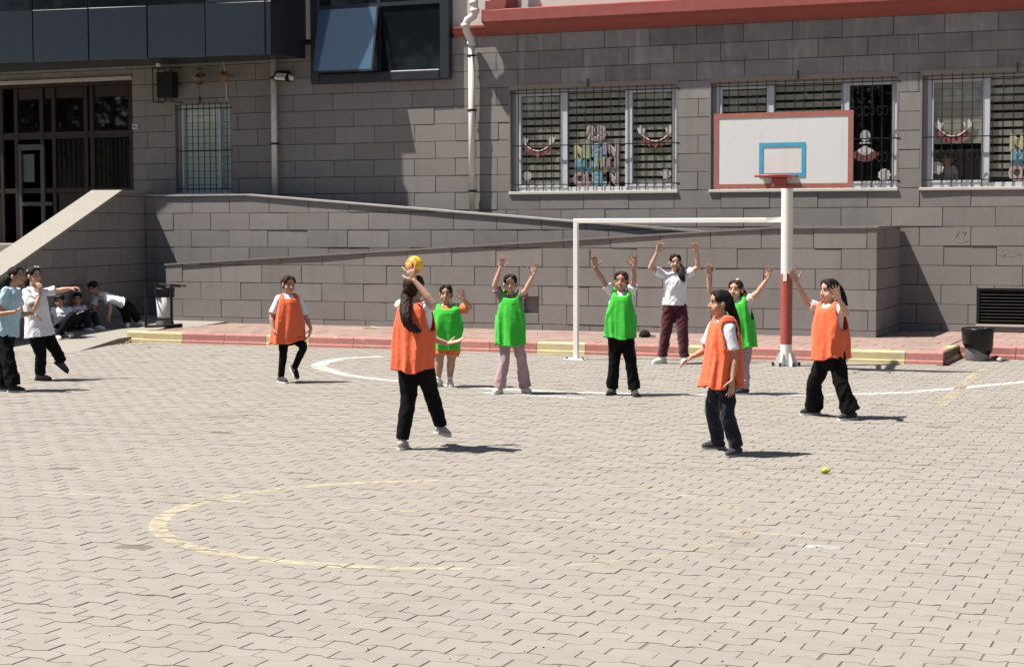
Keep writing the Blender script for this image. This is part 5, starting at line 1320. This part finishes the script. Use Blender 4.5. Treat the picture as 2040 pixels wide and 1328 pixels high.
r7, t7 = person(dict(label='girl in orange bib seen from behind throwing the ball, long ponytail', g=(800, 897), phi=158, hphi=148, hpitch=4, hroll=-6, head=(826, 574), neck=(829, 607), pel=(826, 708), k=1.06, sw=.14, dep=.05, lean=-.06, hdep=.02,
    arms={'R': dict(sh=(850, 611), e=(866, 603), de=-.12, w=(829, 556), dw=.02, t=(819, 528), dt=-.0, n=(.1, 1, .25), spread=.42, curl=.2, thumb=1.2), 'L': dict(e=(842, 672), de=.2, w=(890, 689), dw=.06, t=(907, 685), n=(0, -.2, 1), curl=.15)},
    legs={'L': dict(k=(814, 789), dk=.02, sole=(801, 895), phi=170), 'R': dict(k=(856, 782), dk=.0, a=(876, 858), da=.32, phi=150, pitch=-14)}, pants=dict(c='black', w=(.094, .07, .056), hem=.97, fold=.006), shirt=dict(c='white', sl=.7), bib=dict(c='orange', hem=(824, 733), w=.325, d=.2, sh=.135), shoe='shoe_grey', skin='a', hair='brown',
    tails=[dict(p=[(812, 590, -.05), (813, 622, -.2), (820, 645, -.22), (838, 656, -.2)], r=.041, at=(0, -.085, .0), tie='black')], clips=[(.05, -.06, .07, .02, 'black')]))
person(dict(label='stout girl in green bib with orange sleeves and shorts, one hand raised', g=(885, 771), phi=0, hphi=-6, head=(889.5, 586), neck=(890, 613), pel=(889, 680), k=.98, bulk=1.22, sw=.155, dep=.05,
    arms={'R': dict(e=(862, 645), de=.0, w=(868, 676), dw=-.08, t=(872, 693), n=(1, 0, 0)), 'L': dict(e=(937, 613), de=-.03, w=(924, 594), dw=-.12, t=(919, 575), n=(0, -1, 0), spread=.2)},
    legs={'R': dict(k=(876, 715), sole=(873, 770), phi=-50, sock=1), 'L': dict(k=(899, 717), sole=(896, 769), phi=12, sock=1)}, pants=dict(c='orange2', w=(.08, .07, .066), hem=.52), shirt=dict(c='orange2', sl=.8, collar='white'), bib=dict(c='green', hem=(889, 695), w=.325, d=.18, sh=.14, tilt=.16), shoe='shoe_white', skin='b', mouth=0))
person(dict(label='girl in green bib with lilac flared trousers, both arms up, left of the goal post', g=(1022, 785), phi=-3, hphi=-4, head=(1017.5, 566), neck=(1018.5, 592), pel=(1018, 670), k=.99, sw=.125, dep=.05,
    arms={'R': dict(lift=.03, e=(986, 569), de=-.06, w=(998, 533), dw=-.03, t=(1003, 507), n=(.1, -1, 0), spread=.2), 'L': dict(lift=.02, e=(1047, 579), de=-.13, w=(1064, 545), dw=-.04, t=(1066, 519), n=(-.1, -1, 0), spread=.22)},
    legs={'R': dict(k=(1005, 722), sole=(994, 784), phi=-25), 'L': dict(k=(1040, 720), sole=(1045, 782), phi=28)}, pants=dict(c='lilac', w=(.08, .062, .085), hem=1.0), shirt=dict(c='mauve', sl=.75), bib=dict(c='green', hem=(1017, 687), w=.345, d=.17, sh=.118, lift=.06), shoe='shoe_white', skin='a', mouth=.6, tails=[dict(p=[(1009, 582, .06), (1010, 592, .06)], r=.025, at=(.02, -.09, -.02))]))
person(dict(label='girl in green bib and black trousers with both arms raised straight inside the goal', g=(1240, 788), phi=-4, hphi=-16, head=(1238.5, 560), neck=(1238.5, 587), pel=(1238, 672), k=1.0, sw=.125, dep=.05,
    arms={'R': dict(lift=.04, e=(1202, 558), de=-.02, w=(1184, 532), dw=-.05, t=(1183, 506), n=(.1, -1, 0), spread=.12), 'L': dict(lift=.04, e=(1262, 558), de=-.1, w=(1260, 529), dw=-.06, t=(1260, 503), n=(-.1, -1, 0), spread=.3, thumb=1.2)},
    legs={'R': dict(k=(1224, 722), sole=(1220, 786), phi=-25), 'L': dict(k=(1256, 722), sole=(1264, 788), phi=8)}, pants=dict(c='black', w=(.085, .072, .075), hem=1.0), shirt=dict(c='white', sl=.6), bib=dict(c='green', hem=(1237, 673), w=.35, d=.16, sh=.12, lift=.06), shoe='shoe_black', solec='sole_dark', lacec='shoe_black', skin='b', hair='brown', mouth=.3))
person(dict(label='goalkeeper in white tee and maroon trousers, arms up, black side ponytail', g=(1340, 724), phi=2, hphi=-3, head=(1345, 523), neck=(1345, 546), pel=(1344, 608), k=1.09, bulk=1.05, sw=.15, dep=.03,
    arms={'R': dict(lift=.0, e=(1295, 533), de=-.04, w=(1308, 502), dw=-.05, t=(1315, 481), n=(.3, -1, 0), spread=.15, curl=.2), 'L': dict(lift=.0, e=(1390, 532), de=-.04, w=(1387, 501), dw=-.05, t=(1381, 482), dt=-.03, n=(-.2, -1, -.2), curl=.5)},
    legs={'R': dict(k=(1327, 654), sole=(1319, 724), phi=-62), 'L': dict(k=(1358, 654), sole=(1363, 725), phi=-8)}, pants=dict(c='maroon', w=(.094, .078, .062), hem=.97, fold=.01), shirt=dict(c='white', hem=-.0, loose=.012, sl=.62), shoe='shoe_white', lacec='shoe_black', skin='a', mouth=.35,
    tails=[dict(p=[(1356, 537, -.06), (1356, 548, -.12), (1361, 559, -.13)], r=.04, at=(-.05, -.06, -.03))]))
person(dict(label='girl in green bib with white hair clip behind the nearest orange bib girl', g=(1480, 786), phi=-22, hphi=-32, head=(1466, 577), neck=(1470, 601), pel=(1476, 680), k=1.0, sw=.13, dep=.05,
    arms={'R': dict(lift=.02, e=(1416, 582), de=.0, w=(1411, 548), dw=-.04, t=(1409, 526), n=(.2, -1, 0), curl=.5), 'L': dict(lift=.02, e=(1508, 582), de=-.03, w=(1527, 554), dw=-.03, t=(1532, 530), n=(-.2, -1, 0), spread=.2, curl=.35)},
    legs={'R': dict(k=(1468, 729), sole=(1466, 783), phi=-50), 'L': dict(k=(1482, 729), sole=(1482, 786), phi=-62)}, pants=dict(c='lilac', w=(.085, .065, .07), hem=.99), shirt=dict(c='palepink', sl=.45), bib=dict(c='green', hem=(1477, 692), w=.36, d=.17, sh=.125, lift=.06), shoe='shoe_black', solec='sole', skin='a', hair='brown', mouth=.8,
    tails=[dict(p=[(1483, 588, .06), (1485, 600, .06)], r=.034, at=(-.02, -.08, .0))], clips=[(-.02, .0, .112, .014, 'shoe_white')]))
person(dict(label='girl in orange bib and navy trousers in left profile, nearest the camera at right', g=(1468, 906), phi=-72, hphi=-80, head=(1432, 603), neck=(1440, 638), pel=(1441, 752), k=.99, sw=.135, dep=.0,
    arms={'L': dict(sh=(1447, 655), e=(1458, 708), de=-.02, w=(1453, 752), dw=-.06, t=(1450, 786), n=(-.4, .6, 0), curl=.2, spread=.15), 'R': dict(sh=(1424, 650), e=(1407, 700), de=.06, w=(1385, 711), dw=-.04, t=(1366, 721), n=(.0, -.3, -1), curl=.25)},
    legs={'R': dict(k=(1424, 818), dk=-.02, sole=(1430, 894), phi=-80), 'L': dict(k=(1446, 824), sole=(1467, 908), phi=-42)}, pants=dict(c='navy', w=(.088, .068, .068), hem=.98), shirt=dict(c='white', sl=.75, collar=True), bib=dict(c='orange', hem=(1438, 770), w=.32, d=.185, sh=.12, dd=.0), shoe='shoe_navy', solec='shoe_grey', lacec='shoe_black', skin='b', hair='black', mouth=0,
    tails=[dict(p=[(1456, 612, .0), (1464, 638, .0), (1472, 664, -.02)], r=.031, at=(0, -.095, .03), tie='ltblue')]))
person(dict(label='girl in orange bib and flared black trousers, hand before her face, by the pole', g=(1690, 836), phi=-46, hphi=-66, hpitch=-4, head=(1655, 579), neck=(1656, 611), pel=(1659, 712), k=1.04, sw=.135, dep=.15,
    arms={'R': dict(lift=.0, e=(1614, 606), de=.0, w=(1592, 563), dw=-.03, t=(1583, 546), n=(.4, -1, 0), curl=.3), 'L': dict(e=(1681, 623), de=-.13, w=(1661, 592), dw=-.14, t=(1654, 573), n=(-.3, -1, .2), spread=.25, curl=.4)},
    legs={'R': dict(k=(1632, 770), sole=(1622, 826), phi=-78), 'L': dict(k=(1678, 770), sole=(1695, 836), phi=-62)}, pants=dict(c='black', w=(.09, .075, .1), hem=.99), shirt=dict(c='palepink', sl=.7), bib=dict(c='orange', hem=(1659, 716), w=.33, d=.18, sh=.125, tilt=-.08), shoe='shoe_black', solec='sole', skin='a', hair='black',
    tails=[dict(p=[(1676, 580, .06), (1685, 604, .06), (1690, 622, .05)], r=.042, at=(0, -.09, .03))]))
person(dict(label='child in pale top sitting behind the half blind window pane', org=(-4.35, WY+.62, 1.9), phi=-50, hphi=-60, head=(1884, 317), neck=(1886, 334), pel=(1890, 385), k=.85, arms={'R': dict(e=(1870, 358), de=.0, w=(1866, 372), dw=-.08, t=(1860, 380)), 'L': dict(e=(1902, 358), de=-.05, w=(1890, 372), dw=-.08, t=(1884, 378))},
    legs={'R': dict(k=(1870, 392), a=(1868, 425), phi=-60), 'L': dict(k=(1880, 392), a=(1880, 425), phi=-60)}, pants=dict(c='navy'), shirt=dict(c='palepink'), skin='a', hair='brown'))
flush()
# ball resting on the thrower's fingers
Wr = t7['arms']['R'][2]
bc = on_y(825.5, 527.5, 0); 
bd = px_of(Wr)[2]+.085; d = ray(825.5, 527.5); bc = CAM+d/F_PX*bd
bl = empty('ball', 'yellow and orange ball held above the throwing girl', 'ball', bc)
ba = bpy.data.materials.new('mottled_ball'); ba.use_nodes = True; nt = ba.node_tree; p_ = nt.nodes['Principled BSDF']; p_.inputs['Roughness'].default_value = .45
tc = nt.nodes.new('ShaderNodeTexCoord'); nz = nt.nodes.new('ShaderNodeTexNoise'); nz.inputs['Scale'].default_value = 13; cr = nt.nodes.new('ShaderNodeValToRGB')
cr.color_ramp.elements[0].position = .47; cr.color_ramp.elements[0].color = (.62, .2, .03, 1); cr.color_ramp.elements[1].position = .52; cr.color_ramp.elements[1].color = (.72, .5, .03, 1)
nt.links.new(tc.outputs['Object'], nz.inputs['Vector']); nt.links.new(nz.outputs['Fac'], cr.inputs[0]); nt.links.new(cr.outputs[0], p_.inputs['Base Color'])
MB().ell(bc, (.077,)*3, 32, 20).build('shell', ba, bl, True)
MB().ell(Vector(bc)+Vector((.05, -.05, .032)).normalized()*.077, (.005,)*3, 8, 6).build('valve', C['sole_dark'], bl, True)
bpy.data.scenes.remove(TMP)
